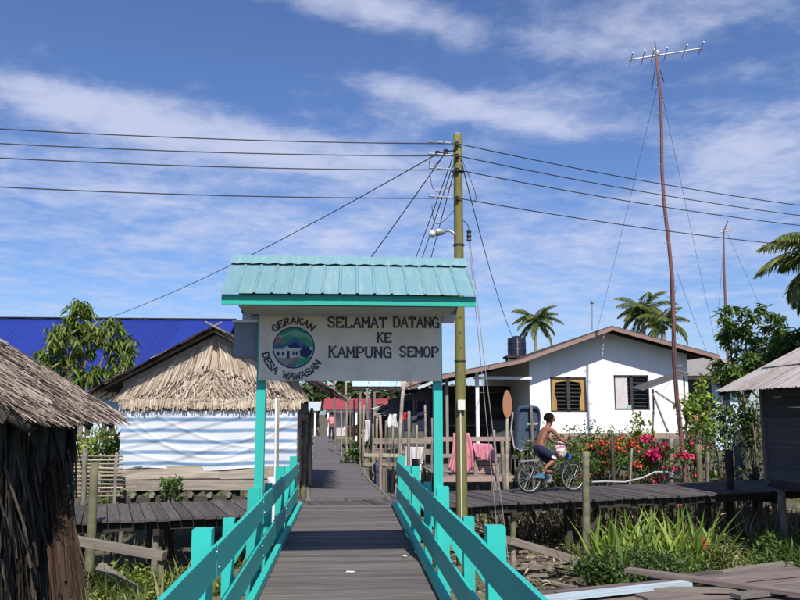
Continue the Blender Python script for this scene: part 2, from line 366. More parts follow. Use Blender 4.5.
def unit_board(mat, k):
    """a board of size 1x1x1 with slightly uneven ends, shared by alike boards"""
    key = (mat, k)
    if key not in UNIT:
        r = random.Random(k + 100); m = MB(); vs = []
        for x in (-.5, -.17, .17, .5):
            jx = r.uniform(-.004, .004) if abs(x) > .4 else 0
            jy, jz = r.uniform(-.015, .015), r.uniform(-.03, .03)
            for y, z in ((-.5, -.5), (.5, -.5), (.5, .5), (-.5, .5)): vs.append((x + jx, y + (jy if abs(x) < .4 else jy * .5), z + (jz if abs(x) < .4 else 0)))
        fs = [(0, 3, 2, 1), (12, 13, 14, 15)]
        for i in range(3):
            for j in range(4): fs.append((i * 4 + j, i * 4 + (j + 1) % 4, i * 4 + 4 + (j + 1) % 4, i * 4 + 4 + j))
        m.add(vs, fs); me = m.mesh('board'); me.materials.append(MATS[mat]); UNIT[key] = me
    return UNIT[key]
def board(name, parent, p, q, wd, th, mat, up=(0, 0, 1), **tags):
    """one plank from p to q (ends of its centre line)"""
    p, q = Vector(p), Vector(q); x = (q - p); L = x.length; x.normalize(); up = Vector(up)
    if abs(x.dot(up)) > .98: up = Vector((0, 1, 0))
    y = up.cross(x).normalized(); z = x.cross(y)
    o = link(name, unit_board(mat, random.randrange(4)), parent)
    o.location = (p + q) / 2 - origin(parent)
    o.rotation_euler = Matrix((x, y, z)).transposed().to_euler(); o.scale = (L, wd, th)
    return tag(o, **tags)
def pole(name, label, cat, p, q, r0, r1=None, mat='bamboo', group=None, parent=None, wob=.015, n=7):
    """a slightly crooked stick from p (foot) to q (top)"""
    p, q = Vector(p), Vector(q); k = 6; L = (q - p).length
    pts = [p.lerp(q, i / k) + (Vector((random.uniform(-1, 1), random.uniform(-1, 1), 0)) * wob * L * .35 if 0 < i < k else Vector()) for i in range(k + 1)]
    r1 = r1 or r0 * .8; m = MB().tube(pts, [r0 + (r1 - r0) * i / k for i in range(k + 1)], n)
    if parent: return m.build(name, mat, parent, smooth=True)
    return m.build(name, mat, loc=p, smooth=True, label=label, cat=cat, group=group)
def npmesh(name, V, F, mat, parent=None, loc=None, **tags):
    """fast mesh from numpy arrays; F is (n,k)"""
    o0 = origin(parent) if parent else Vector(loc or (0, 0, 0))
    V = np.asarray(V, dtype=np.float32) - np.array(o0, dtype=np.float32); F = np.asarray(F, dtype=np.int32); k = F.shape[1]
    me = bpy.data.meshes.new(name); me.vertices.add(len(V)); me.vertices.foreach_set('co', V.ravel())
    me.loops.add(F.size); me.loops.foreach_set('vertex_index', F.ravel())
    me.polygons.add(len(F)); me.polygons.foreach_set('loop_start', np.arange(0, F.size, k, dtype=np.int32)); me.polygons.foreach_set('loop_total', np.full(len(F), k, dtype=np.int32))
    me.update(calc_edges=True); me.materials.append(MATS[mat]); o = link(name, me, parent)
    if not parent: o.location = o0
    ROOT[o.name] = o0
    return tag(o, **tags)
def unitv(a): return a / np.maximum(np.linalg.norm(a, axis=-1, keepdims=True), 1e-9)
def leaves(base, d, ln, wd, fold=.25):
    """leaf-shaped faces: base points, directions, lengths, widths -> V, F (two faces each)"""
    base = np.asarray(base, float); d = unitv(np.asarray(d, float)); n = len(base); ln = np.broadcast_to(ln, (n,))[:, None]; wd = np.broadcast_to(wd, (n,))[:, None]
    side = unitv(np.cross(d, rng.normal(size=(n, 3)) * .45 + np.array([0, 0, 1.0]))); nr = np.cross(side, d)
    mid = base + d * ln * .45
    V = np.stack([base, mid + side * wd * .5 + nr * wd * fold, base + d * ln - nr * ln * .12, mid - side * wd * .5 + nr * wd * fold], 1).reshape(-1, 3)
    i = np.arange(n)[:, None] * 4
    F = np.concatenate([i + np.array([[0, 1, 2]]), i + np.array([[0, 2, 3]])], 0)
    return V, F
def blades(base, h, wd, lean=.35, droop=.3, segs=3):
    """grass or sword leaves growing up from base"""
    base = np.asarray(base, float); n = len(base); h = np.broadcast_to(h, (n,))[:, None]; wd = np.broadcast_to(wd, (n,))[:, None]
    a = rng.uniform(0, 2 * np.pi, n); out = np.stack([np.cos(a), np.sin(a), 0 * a], 1); side = np.stack([-np.sin(a), np.cos(a), 0 * a], 1)
    b2 = rng.uniform(0, 2 * np.pi, n); side = unitv(side + .6 * np.stack([np.cos(b2), np.sin(b2), 0 * a], 1))
    ln = rng.uniform(.1, 1, n)[:, None] * lean; dr = rng.uniform(.2, 1, n)[:, None] * droop; rows = []
    for k in range(segs + 1):
        t = k / segs; c = base + np.array([0, 0, 1.0]) * h * (t - dr * t ** 3 * .6) + out * h * (ln * t + dr * t ** 2.5)
        ww = wd * (1 - t ** 2.2) * (0.75 + .5 * t) + .0005
        rows += [c - side * ww * .5, c + side * ww * .5]
    V = np.stack(rows, 1).reshape(-1, 3); m = 2 * (segs + 1); i = np.arange(n)[:, None] * m
    F = np.concatenate([i + np.array([[2 * k, 2 * k + 1, 2 * k + 3, 2 * k + 2]]) for k in range(segs)], 0)
    return V, F
def cat_mesh(parts):
    V = []; F = []; b = 0
    for v, f in parts: V.append(v); F.append(f + b); b += len(v)
    return np.concatenate(V), np.concatenate(F)
def copy_tree(o, parent=None):
    c = o.copy(); COL.objects.link(c); c.parent = parent
    for ch in o.children: copy_tree(ch, c)
    return c

# ================================================================== THE SETTING
from mathutils import noise as mno
BW0, BWS, BWW = 13.95, .30, 2.35              # boardwalk: front edge y = BW0 + BWS*x, width
def bwy(x): return BW0 + BWS * x
def gh(x, y):
    z = -1.12 + .16 * mno.noise(Vector((x * .35, y * .35, 0))) + .07 * mno.noise(Vector((x * 1.3, y * 1.3, 5)))
    if y < 4: z -= .25 * min(4, 4 - y)        # falls to the river behind the camera
    return z
def axis(lo, hi, step, far):
    a = list(np.arange(lo, hi + .01, step)); s = step; p = hi
    while p < far: s *= 1.6; p += s; a.append(p)
    s = step; p = lo
    while p > -far: s *= 1.6; p -= s; a.insert(0, p)
    return a
gx, gy = axis(-14, 22, .4, 2500), axis(-3, 34, .4, 2500)
V = [(x, y, gh(x, y)) for y in gy for x in gx]; nx = len(gx)
F = [(j * nx + i, j * nx + i + 1, (j + 1) * nx + i + 1, (j + 1) * nx + i) for j in range(len(gy) - 1) for i in range(nx - 1)]
gnd = npmesh('ground', V, F, 'ground', kind='structure')
gnd.data.polygons.foreach_set('use_smooth', [True] * len(gnd.data.polygons))

# --- boardwalk that crosses behind the bridge
bdir = Vector((1, BWS, 0)).normalized(); bnor = Vector((-bdir.y, bdir.x, 0))
bw = thing('boardwalk', None, None, (0, BW0, 0), kind='structure')
x = -9.5
while x < 13:
    p = Vector((x, bwy(x), -.07)); e = random.uniform(-.05, .05); f = random.uniform(-.008, .008)
    board('plank', bw, p + bnor * (e - .06) + Vector((0, 0, f)), p + bnor * (BWW + e) + Vector((0, 0, f)), .172, .04, 'boardwalk')
    x += .186 * bdir.x
for s in (.12, .95, BWW - .25):
    board('beam', bw, Vector((-9.5, bwy(-9.5), -.17)) + bnor * s, Vector((13, bwy(13), -.17)) + bnor * s, .1, .14, 'dark_wood')
for i, x in enumerate(np.arange(-9.2, 13, 1.55)):
    for s in (.15, BWW - .25):
        q = Vector((x, bwy(x), 0)) + bnor * s
        if abs(x) < 1.1 and s < 1: continue
        pole('stilt', None, None, (q.x, q.y, gh(q.x, q.y) - .3), (q.x + random.uniform(-.05, .05), q.y, -.2), .06, .055, random.choice(['dark_wood', 'moss_wood', 'grey_wood']), parent=bw)
    a = Vector((x, bwy(x), -.27))
    board('cross_beam', bw, a + bnor * 0, a + bnor * BWW, .1, .1, 'dark_wood')
# crossed braces under the boardwalk on the right
for (a, b) in (((578, 506), (606, 552)), ((606, 508), (574, 552))):
    p, q = P(*a, 15.75), P(*b, 15.75); board('brace', bw, p, q, .09, .05, 'dark_wood', up=(0, 1, 0))
pole('stilt', None, None, (P(568, 552, 15.9).x, 15.9, -1.3), (P(568, 505, 15.9).x, 15.9, -.2), .10, .09, 'dark_wood', parent=bw)

# --- the long walkway leading away between the houses
wr = thing('walkway', None, None, (0, 15.3, 0), kind='structure')
A0, B0, A1, B1 = Vector((-.70, 15.35, 0)), Vector((.74, 15.62, 0)), Vector((-2.2, 58, 0)), Vector((-1.05, 58, 0))
def wx(y, side): t = (y - 15.4) / 42.6; return (A0.x + (A1.x - A0.x) * t) if side < 0 else (B0.x + (B1.x - B0.x) * t)
m = MB(); pr = None; ys = [15.4 + (58 - 15.4) * k / 24 for k in range(25)]
prof = []
for k, y in enumerate(ys):
    j = .05 * math.sin(y * .9); prof.append((Vector((wx(y, -1) + j, y + (0 if k else -.05), 0)), Vector((wx(y, 1) + j, y + (0 if k else .2), 0))))
for k in range(24):
    (a, b), (c, d) = prof[k], prof[k + 1]
    m.quad(a, b, d, c); dz = Vector((0, 0, -.06)); m.quad(a + dz, c + dz, d + dz, b + dz); m.quad(b, b + dz, d + dz, d); m.quad(a, c, c + dz, a + dz)
m.quad(prof[0][0], prof[0][0] + dz, prof[0][1] + dz, prof[0][1])
m.build('deck', 'walkway', wr)
for sd in (-1, 1):
    mm = MB(); mm.tube([(wx(y, sd) + .05 * sd + .05 * math.sin(y * .9), y, -.03) for y in ys], .055, 6); mm.build('edge_beam', 'grey_wood', wr)
    for y in np.arange(17, 56, 2.4): pole('stilt', None, None, (wx(y, sd), y, -1.4), (wx(y, sd), y, -.06), .06, .055, 'moss_wood', parent=wr)
# side platform where the walkway bends off far away
mm = MB(); mm.box((-4.2, 57.5, -.05), (6.5, 3, .08)); mm.build('landing', 'walkway', wr)

# ================================================================== THE FOOTBRIDGE
X0 = .04
br = thing('footbridge', 'turquoise footbridge with plank railings and grey plank deck leading to the village', 'footbridge', (X0, 7, 0))
y = -1.6
while y < 14.25:
    wd = random.uniform(.108, .132); dz = random.uniform(-.004, .004)
    board('plank', br, (X0 - .80 + random.uniform(-.015, .015), y, -.02 + dz), (X0 + .80 + random.uniform(-.015, .015), y + random.uniform(-.006, .006), -.02 - dz), wd - .009, .036, 'deck')
    y += wd
for s in (-.55, 0, .55): board('stringer', br, (X0 + s, -1.6, -.15), (X0 + s, 14.1, -.15), .09, .16, 'dark_wood')
MAIN = [-.7, 2.25, 5.15, 7.95, 11.0, 13.75]; THIN = [6.3, 9.4, 12.4]
for sd in (-1, 1):
    xr, xp, xk = X0 + sd * .855, X0 + sd * .935, X0 + sd * .815
    for a, b in zip(MAIN[:-1], MAIN[1:]):
        ga, gb = .003, .003
        u = random.uniform(-.01, .01)
        board('rail_board', br, (xr, a + ga, .685 + u), (xr, b - gb, .685 + u), .03, .20, 'teal')
        board('rail_board', br, (xr, a + ga, .27 + u), (xr, b - gb, .27 - u), .03, .20, 'teal')
    board('kerb', br, (xk, -1.6, .05), (xk, 14.1, .05), .06, .075, 'teal')
    for y in MAIN:
        py_ = y + (.02 if y > 0 else 0); w_ = .12
        board('post', br, (xp, py_, -.35), (xp, py_, .88), w_, w_, 'teal', up=(0, 1, 0))
        board('outrigger', br, (X0 + sd * .3, py_ + .07, -.22), (X0 + sd * 1.6, py_ + .07, -.22), .09, .09, 'moss_wood')
        pole('pile', None, None, (X0 + sd * .8, py_ - .1, -1.8), (X0 + sd * .8, py_ - .1, -.2), .09, .085, 'moss_wood', parent=br)
        board('strut', br, (xp + sd * .03, py_ + .075, .62), (X0 + sd * 1.5, py_ + .075, -.2), .11, .03, 'teal', up=(0, 1, 0))
        for zz in (.685, .27):
            mm = MB(); mm.lathe((xr - sd * .017, py_ - .05, zz + .06), [(.009, -.002), (.008, .004)], 8, 'X'); mm.lathe((xr - sd * .017, py_ + .06, zz - .05), [(.009, -.002), (.008, .004)], 8, 'X')
            mm.build('bolt', 'steel', br)
    for y in THIN:
        board('post', br, (xp, y, -.3), (xp, y, .80), .085, .085, 'teal', up=(0, 1, 0))
        board('outrigger', br, (X0 + sd * .3, y + .06, -.22), (X0 + sd * 1.5, y + .06, -.22), .08, .08, 'moss_wood')
        board('strut', br, (xp + sd * .02, y + .06, .60), (X0 + sd * 1.42, y + .06, -.2), .10, .03, 'teal', up=(0, 1, 0))
# scraps of pale litter on the deck
for i, (px, py, s) in enumerate(((349, 573, .05), (405, 557, .035))):
    g = G(px, py, 0); mm = MB(); k = 7
    ring = [g + Vector((math.cos(t) * s * random.uniform(.5, 1.5), math.sin(t) * s * random.uniform(.4, 1), random.uniform(.004, .018))) for t in [2 * math.pi * q / k for q in range(k)]]
    mm.add([g + Vector((0, 0, .02))] + ring, [(0, 1 + q, 1 + (q + 1) % k) for q in range(k)])
    mm.build('paper_scrap', 'white_cloth', loc=g, label=('larger crumpled white paper scrap in the middle of the bridge deck', 'smaller white paper scrap near the right railing on the deck')[i], cat='litter')

# ================================================================== THE WELCOME SIGN
SY = 7.95
sg = thing('welcome_sign', 'grey painted welcome board under a turquoise metal roof spanning the footbridge', 'sign', (X0, SY, 0))
xl, xr_ = P(261, 381, SY).x, P(439, 381, SY).x
for xx in (xl, xr_ - .01): board('post', sg, (xx, SY + .05, .1), (xx, SY + .05, 2.95), .09, .09, 'teal', up=(0, 1, 0))
FY = SY - .035                                 # plane of the board's face
bl, brr = P(258, 381, FY).x, P(441, 381, FY).x; bz0, bz1 = P(350, 381, FY).z, P(350, 306, FY).z
bd = MB().box(((bl + brr) / 2, FY + .02, (bz0 + bz1) / 2), (brr - bl, .04, bz1 - bz0)).build('sign_board', 'sign_board', sg)
# stroke lettering
FONT = {'A': [(0, 0, .5, 1), (.5, 1, 1, 0), (.2, .36, .8, .36)], 'D': [(.1, 0, .1, 1), (.1, 1, .6, 1), (.6, 1, .95, .72), (.95, .72, .95, .28), (.95, .28, .6, 0), (.6, 0, .1, 0)],
        'E': [(.1, 0, .1, 1), (.1, 1, .95, 1), (.1, .52, .75, .52), (.1, 0, .95, 0), (.95, 1, .95, .86), (.95, 0, .95, .14)], 'G': [(.95, .78, .7, 1), (.7, 1, .3, 1), (.3, 1, .05, .7), (.05, .7, .05, .3), (.05, .3, .3, 0), (.3, 0, .95, 0), (.95, 0, .95, .45), (.95, .45, .6, .45)],
        'K': [(.12, 0, .12, 1), (.12, .45, .85, 1), (.38, .62, .9, 0)], 'L': [(.1, 0, .1, 1), (.1, 0, .95, 0), (.95, 0, .95, .18)], 'M': [(.05, 0, .05, 1), (.05, 1, .5, .35), (.5, .35, .95, 1), (.95, 1, .95, 0)],
        'N': [(.08, 0, .08, 1), (.08, 1, .92, 0), (.92, 0, .92, 1)], 'O': [(.3, 0, .7, 0), (.7, 0, .95, .3), (.95, .3, .95, .7), (.95, .7, .7, 1), (.7, 1, .3, 1), (.3, 1, .05, .7), (.05, .7, .05, .3), (.05, .3, .3, 0)],
        'P': [(.12, 0, .12, 1), (.12, 1, .75, 1), (.75, 1, .95, .82), (.95, .82, .95, .66), (.95, .66, .75, .48), (.75, .48, .12, .48)], 'R': [(.12, 0, .12, 1), (.12, 1, .75, 1), (.75, 1, .95, .8), (.95, .8, .75, .5), (.75, .5, .12, .5), (.5, .5, .95, 0)],
        'S': [(.95, .8, .72, 1), (.72, 1, .28, 1), (.28, 1, .05, .78), (.05, .78, .28, .53), (.28, .53, .72, .47), (.72, .47, .95, .22), (.95, .22, .72, 0), (.72, 0, .28, 0), (.28, 0, .05, .2)],
        'T': [(.5, 0, .5, 1), (.03, 1, .97, 1), (.03, 1, .03, .84), (.97, 1, .97, .84)], 'U': [(.08, 1, .08, .25), (.08, .25, .3, 0), (.3, 0, .7, 0), (.7, 0, .92, .25), (.92, .25, .92, 1)],
        'W': [(0, 1, .25, 0), (.25, 0, .5, .7), (.5, .7, .75, 0), (.75, 0, 1, 1)]}
SER = {'A': [(0, 0), (1, 0)], 'D': [], 'E': [], 'K': [(.12, 0), (.12, 1), (.88, 1), (.92, 0)], 'L': [(.1, 1)], 'M': [(.05, 0), (.95, 0), (.05, 1), (.95, 1)], 'N': [(.08, 0), (.08, 1), (.92, 1)], 'P': [(.12, 0)], 'R': [(.12, 0), (.95, 0)], 'T': [(.5, 0)], 'U': [(.08, 1), (.92, 1)], 'W': [(0, 1), (1, 1)]}
LY = FY - .0025
def letter(mb, ch, o, ux, uz, wd, ht, st):
    """one painted letter: o lower-left corner, ux/uz unit vectors on the board"""
    def pt(a, b): return o + ux * (a * wd) + uz * (b * ht)
    def stroke(a, b, w_):
        d = (b - a); L = d.length
        if L < 1e-6: return
        d /= L; n = Vector((d.z, 0, -d.x)) * (w_ / 2); a = a - d * w_ * .35; b = b + d * w_ * .35
        dy = Vector((0, -.0006 * (len(mb.f) % 6), 0)); mb.quad(a - n + dy, a + n + dy, b + n + dy, b - n + dy)
    for x0, y0, x1, y1 in FONT[ch]:
        v = abs(x1 - x0) < .12; stroke(pt(x0, y0), pt(x1, y1), st * (1.15 if v else .85))
    for a, b in SER.get(ch, []): stroke(pt(a - .13, b), pt(a + .13, b), st * .7)
ux, uz = Vector((1, 0, 0)), Vector((0, 0, 1))
for txt, p0, p1, t_, b_ in (('SELAMAT', 327, 387.5, 317.5, 327), ('DATANG', 393, 439.5, 317.5, 327), ('KE', 376.5, 392, 333, 342), ('KAMPUNG', 328, 392, 347, 357), ('SEMOP', 399, 439, 347, 356.5)):
    a, b = P(p0, b_, LY), P(p1, b_, LY); hz = P(p0, t_, LY).z - a.z; n = len(txt); cell = (b.x - a.x) / n; mb = MB()
    for i, ch in enumerate(txt):
        big = i == 0
        letter(mb, ch, Vector((a.x + cell * (i + .08), LY, a.z)), ux, uz, cell * .80, hz * (1.04 if big else 1.0), .0195)
    mb.build('lettering', 'black_paint', bd)
ec = P(293.7, 347.6, LY); ER = P(314.7, 347.6, LY).x - ec.x
def ringtext(txt, a0, a1, rr, inward, ht, wd):
    mb = MB(); n = len(txt)
    for i, ch in enumerate(txt):
        if ch == ' ': continue
        t = rad(a0 + (a1 - a0) * i / (n - 1)); d = Vector((math.cos(t), 0, math.sin(t)))
        zz = d if not inward else -d; xx = Vector((zz.z, 0, -zz.x))
        letter(mb, ch, ec + d * rr - xx * wd / 2 - zz * ht / 2, xx, zz, wd, ht, .016)
    return mb
ringtext('GERAKAN', 134, 50, ER * 1.30, False, .062, .052).build('lettering', 'black_paint', bd)
ringtext('DESA', 196, 231, ER * 1.36, True, .062, .055).build('lettering', 'black_paint', bd)
ringtext('WAWASAN', 255, 326, ER * 1.36, True, .062, .055).build('lettering', 'black_paint', bd)
# round emblem: hills, village houses, palm grove, road and field (painted, layers a fraction of a millimetre apart)
for nm, c in (('e_sky', (.20, .46, .42)), ('e_green', (.06, .30, .20)), ('e_blue', (.05, .12, .30)), ('e_light', (.55, .58, .52)), ('e_road', (.15, .14, .16)), ('e_field', (.03, .28, .17)), ('e_pink', (.40, .16, .14)), ('e_grey', (.24, .27, .26)), ('e_navy', (.012, .03, .13))): paint(nm, c, .7, None, .4, 20)
em = MB().lathe((ec.x, LY - .0008, ec.z), [(ER, .001), (ER, -.001)], 48, 'Y').build('emblem', 'e_navy', bd)
def shape(pts, mat, lay):
    for k in range(32):                        # clip the shape to the ring
        t = 2 * math.pi * k / 32; nx_, ny_ = math.cos(t), math.sin(t); res = []
        for i in range(len(pts)):
            a, b = pts[i], pts[(i + 1) % len(pts)]; da, db = .94 - a[0] * nx_ - a[1] * ny_, .94 - b[0] * nx_ - b[1] * ny_
            if da >= 0: res.append(a)
            if (da > 0) != (db > 0): q = da / (da - db); res.append((a[0] + (b[0] - a[0]) * q, a[1] + (b[1] - a[1]) * q))
        pts = res
    out = [Vector((ec.x + a * ER, LY - .002 - .0007 * lay, ec.z + b * ER)) for a, b in pts]
    MB().add(out, [tuple(range(len(out)))]).build('emblem_shape', mat, em)
shape([(-1.2, 1.2), (1.2, 1.2), (1.2, -1.2), (-1.2, -1.2)], 'e_sky', 0)
shape([(-1.2, .5), (-.5, .62), (0, .85), (.5, .7), (1.2, .55), (1.2, 1.3), (-1.2, 1.3)], 'e_field', 1)
shape([(-1, .15), (-.55, .5), (-.2, .62), (.25, .48), (.6, .55), (1, .1), (1, -.1), (-1, -.1)], 'e_green', 2)
shape([(-.65, .0), (-.3, .25), (.05, .5), (.3, .3), (.75, .02), (.6, -.1), (-.5, -.15)], 'e_blue', 3)
shape([(-1, .35), (-.75, .5), (-.55, .38), (-.6, .22), (-1, .2)], 'e_pink', 3)
shape([(-.95, -.02), (-.65, .18), (-.45, .0), (-.2, .12), (.1, .2), (.35, .0), (.9, .05), (.95, -.5), (-.9, -.5)], 'e_light', 4)
shape([(-.98, .0), (-.68, .22), (-.42, .0), (-.45, -.07), (-.92, -.07)], 'e_blue', 5)
shape([(-.28, .08), (.05, .26), (.36, .04), (.30, -.03), (-.24, 0)], 'e_navy', 5)
for a, b, c_, d_ in ((-.8, -.4, .13, .2), (-.55, -.4, .10, .2), (-.32, -.52, .13, .36), (-.05, -.36, .09, .18), (.1, -.36, .09, .18)): shape([(a, b), (a + c_, b), (a + c_, b + d_), (a, b + d_)], 'e_navy', 6)
shape([(-.9, -.45), (-.35, -.52), (.3, -.42), (.1, -.75), (-.3, -1.0), (-.7, -.8)], 'e_grey', 6)
shape([(.05, -.55), (.35, -.45), (.05, -1.0), (-.45, -1.0)], 'e_road', 7)
shape([(.35, -.5), (1, -.4), (.8, -.8), (.15, -1.05)], 'e_field', 8)
shape([(.32, -.42), (.3, -.15), (.42, .0), (.5, .15), (.58, 0), (.72, .08), (.78, -.1), (.92, -.12), (.8, -.38), (.6, -.48)], 'e_navy', 9)
# roof over the sign
rx0, rx1 = -1.17, 1.23; ey, ez = SY - .75, P(350, 293, SY - .75).z; rzv = P(350, 259, SY).z
ws = (rx1 - rx0) / 3
for i in range(3):
    for s in (-1, 1):
        top = Vector((rx0 + ws * i, SY, rzv - .012)); v_ = Vector((0, s * .75, ez - rzv))
        MB().corr(top + Vector((-.005 if i else 0, 0, .003 * (i % 2))), (ws + .01, 0, 0), v_, .149, .0055, 3, rib=True).build('roof_sheet', 'sign_roof', sg, solid=.0015)
m = MB(); dz = (rzv - ez) / .75
for s in (-1, 1):
    m.grid(lambda a, b: Vector((rx0 - .01 + (rx1 - rx0 + .02) * a, SY + s * .17 * b, rzv + .024 - dz * .17 * b - .012 * (b > .9) * (1 if int(a * 32) % 2 else 0))), 32, 2)
m.build('ridge_cap', 'sign_roof', sg, solid=.002)
for s in (-1, 1): board('fascia', sg, (rx0 + .01, SY + s * .685, ez - .062), (rx1 - .01, SY + s * .685, ez - .062), .022, .095, 'teal_fascia' if s < 0 else 'soffit')
sx0, sx1 = P(238, 302, SY - .68).x, P(456, 302, SY - .68).x
MB().box(((sx0 + sx1) / 2, SY - .345, ez - .115), (sx1 - sx0, .58, .012)).build('soffit', 'soffit', sg)
MB().box(((sx0 + sx1) / 2, SY + .38, ez - .115), (sx1 - sx0, .52, .012)).build('soffit', 'soffit', sg)
for xx in (sx0 + .03, (sx0 + sx1) / 2, sx1 - .03):
    MB().prism([(xx - .02, SY - .62, ez - .085), (xx - .02, SY + .62, ez - .085), (xx - .02, SY + .05, rzv - .06), (xx - .02, SY - .05, rzv - .06)], (.04, 0, 0)).build('rafter', 'grey_wood', sg)
for s in (-1, 1): board('purlin', sg, (rx0 + .03, SY + s * .35, (rzv + ez) / 2 - .045), (rx1 - .03, SY + s * .35, (rzv + ez) / 2 - .045), .04, .05, 'grey_wood')
a, b = P(235, 321, SY + .1), P(258, 357, SY + .1)
box_ = MB().box(((a.x + b.x) / 2, SY + .19, (a.z + b.z) / 2 - .01), (b.x - a.x, .24, a.z - b.z - .02)).build('side_box', 'grey_box', sg)
MB().box(((a.x + b.x) / 2, SY + .17, a.z - .008), (b.x - a.x + .03, .30, .022)).build('lid', 'white_paint', box_)

# ================================================================== THATCH HELPERS
def strips(base, d, side, ln, wd):
    base = np.asarray(base, float); n = len(base); d = np.broadcast_to(np.asarray(d, float), (n, 3)); side = unitv(np.broadcast_to(np.asarray(side, float), (n, 3)))
    ln = np.broadcast_to(ln, (n,))[:, None]; wd = np.broadcast_to(wd, (n,))[:, None]
    V = np.stack([base - side * wd / 2, base + side * wd / 2, base + d * ln + side * wd * .35, base + d * ln - side * wd * .35], 1).reshape(-1, 3)
    return V, np.arange(n)[:, None] * 4 + np.array([[0, 1, 2, 3]])
def thatch(parent, p0, u, v, n, mat, ln=.42, wd=.03, name='thatch', under='thatch_dark', lift=.03, over=.12, jit=.14):
    """thatched slope: p0 upper corner, u along the ridge, v down to the eave; a mat of overlapping leaf strips on a thin bed"""
    p0, u, v = Vector(p0), Vector(u), Vector(v); nn = u.cross(v).normalized()
    if nn.z < 0: nn = -nn
    MB().prism([p0 - nn * .05, p0 + u - nn * .05, p0 + u + v - nn * .05, p0 + v - nn * .05], nn * .035).build('thatch_bed', under, parent)
    U, Vv, Nn = (np.array(q) for q in (u, v, nn)); L = v.length
    a = rng.uniform(-.01, 1.01, n); rows = int(L / .09); b = (np.floor(rng.uniform(0, rows, n)) + rng.normal(0, .22, n)) / rows; b = np.clip(b, 0, 1 - (ln * .5 - over) / L)
    vd = Vv / L; j = rng.normal(0, jit, (n, 1)); dirs = unitv(vd + U / u.length * j + Nn * rng.normal(-.01, .035, (n, 1)))
    base = np.array(p0) + U * a[:, None] + Vv * b[:, None] + Nn * rng.uniform(0, lift, (n, 1))
    sd = unitv(U / u.length + Nn * rng.normal(0, .5, (n, 1)))
    Vx, Fx = strips(base, dirs, sd, ln * rng.uniform(.5, 1.25, n), wd * rng.uniform(.5, 1.4, n))
    return npmesh(name, Vx, Fx, mat, parent, kind='stuff')

# ================================================================== THATCHED STALL (left, behind the boardwalk)
HY = 15.9
st = thing('thatched_stall', 'stilted stall with pale thatched gable and blue striped tarpaulin front', 'hut', (P(210, 490, HY).x, HY, 0))
hx0, hx1 = P(121, 440, HY).x, P(297, 440, HY).x; zt, zb, zf = P(210, 411, HY).z, P(210, 467, HY).z, P(210, 490, HY).z
apx, ze = P(212, 326, HY - .5), P(92, 388, HY - .5).z
xe0, xe1 = P(93, 388, HY - .5).x, P(331, 390, HY - .5).x
TF = [(1.3, .35, .3, .013), (1.05, .95, .8, .012), (.8, 1.1, .62, .010), (.35, .45, .3, .010)]
def tarpf(a, b):
    x = hx0 + (hx1 - hx0) * a; z = zb - .04 + (zt + .04 - zb) * b
    sagp = .02 * math.sin(2 * a * 6.3 + 3 * b) * (1 - b) + .012 * mno.noise(Vector((x * 1.2, z * 1.8, 1)))
    dia = 0
    for c0, c1, bow, am in TF:                # sagging creases shaped into the cloth to stand in for cable shadows
        d_ = b - (c0 + (c1 - c0) * a - bow * 4 * a * (1 - a)); dia += am * math.exp(-(d_ / .028) ** 2)
    e = .02 * math.sin(11 * a) * (b < .02); return Vector((x, HY - .05 - sagp - dia, z + e + .018 * math.sin(a * 9) * (1 - b)))
MB().grid(tarpf, 110, 70, uv=True).build('tarpaulin', 'striped_tarp', st, smooth=True)
zz = zf
for i, hgt in enumerate((.21, .26)):
    xs = [hx0 - .02, hx0 + 1.05 + .9 * i, hx1 + .02]
    for a, b in zip(xs[:-1], xs[1:]): board('plank', st, (a + .006, HY - .02 - .012 * i, zz + hgt / 2 + random.uniform(-.01, .01)), (b - .006, HY - .02 - .012 * i, zz + hgt / 2 + random.uniform(-.015, .015)), .025, hgt - .012, 'pale_wood')
    zz += hgt
# body of the stall behind the tarp
for xx in (hx0 + .05, hx1 - .05, (hx0 + hx1) / 2):
    for yy in (HY + .1, HY + 4.3): pole('stilt', None, None, (xx, yy, -1.4), (xx, yy, zt + .3), .07, .06, 'grey_wood', parent=st)
for i in range(7):
    zz = zf + .05 + i * .24
    for xx in (hx0 + .0, hx1 - .0): board('side_plank', st, (xx, HY + .05, zz + .11), (xx, HY + 4.3, zz + .11), .02, .225, 'grey_wood')
MB().box(((hx0 + hx1) / 2, HY + 2.2, zf + .02), (hx1 - hx0 - .05, 4.2, .05)).build('floor', 'dark_wood', st)
for xx in np.linspace(hx0 + .3, hx1 - .2, 9):
    MB().tube([(xx, HY - .12, zf - .09), (xx + .02, HY + 4.2, zf - .07)], .05, 8).build('floor_log', 'grey_wood', st)
board('sill_beam', st, (hx0 - .1, HY + .08, zf - .18), (hx1 + .1, HY + .08, zf - .18), .1, .1, 'dark_wood')
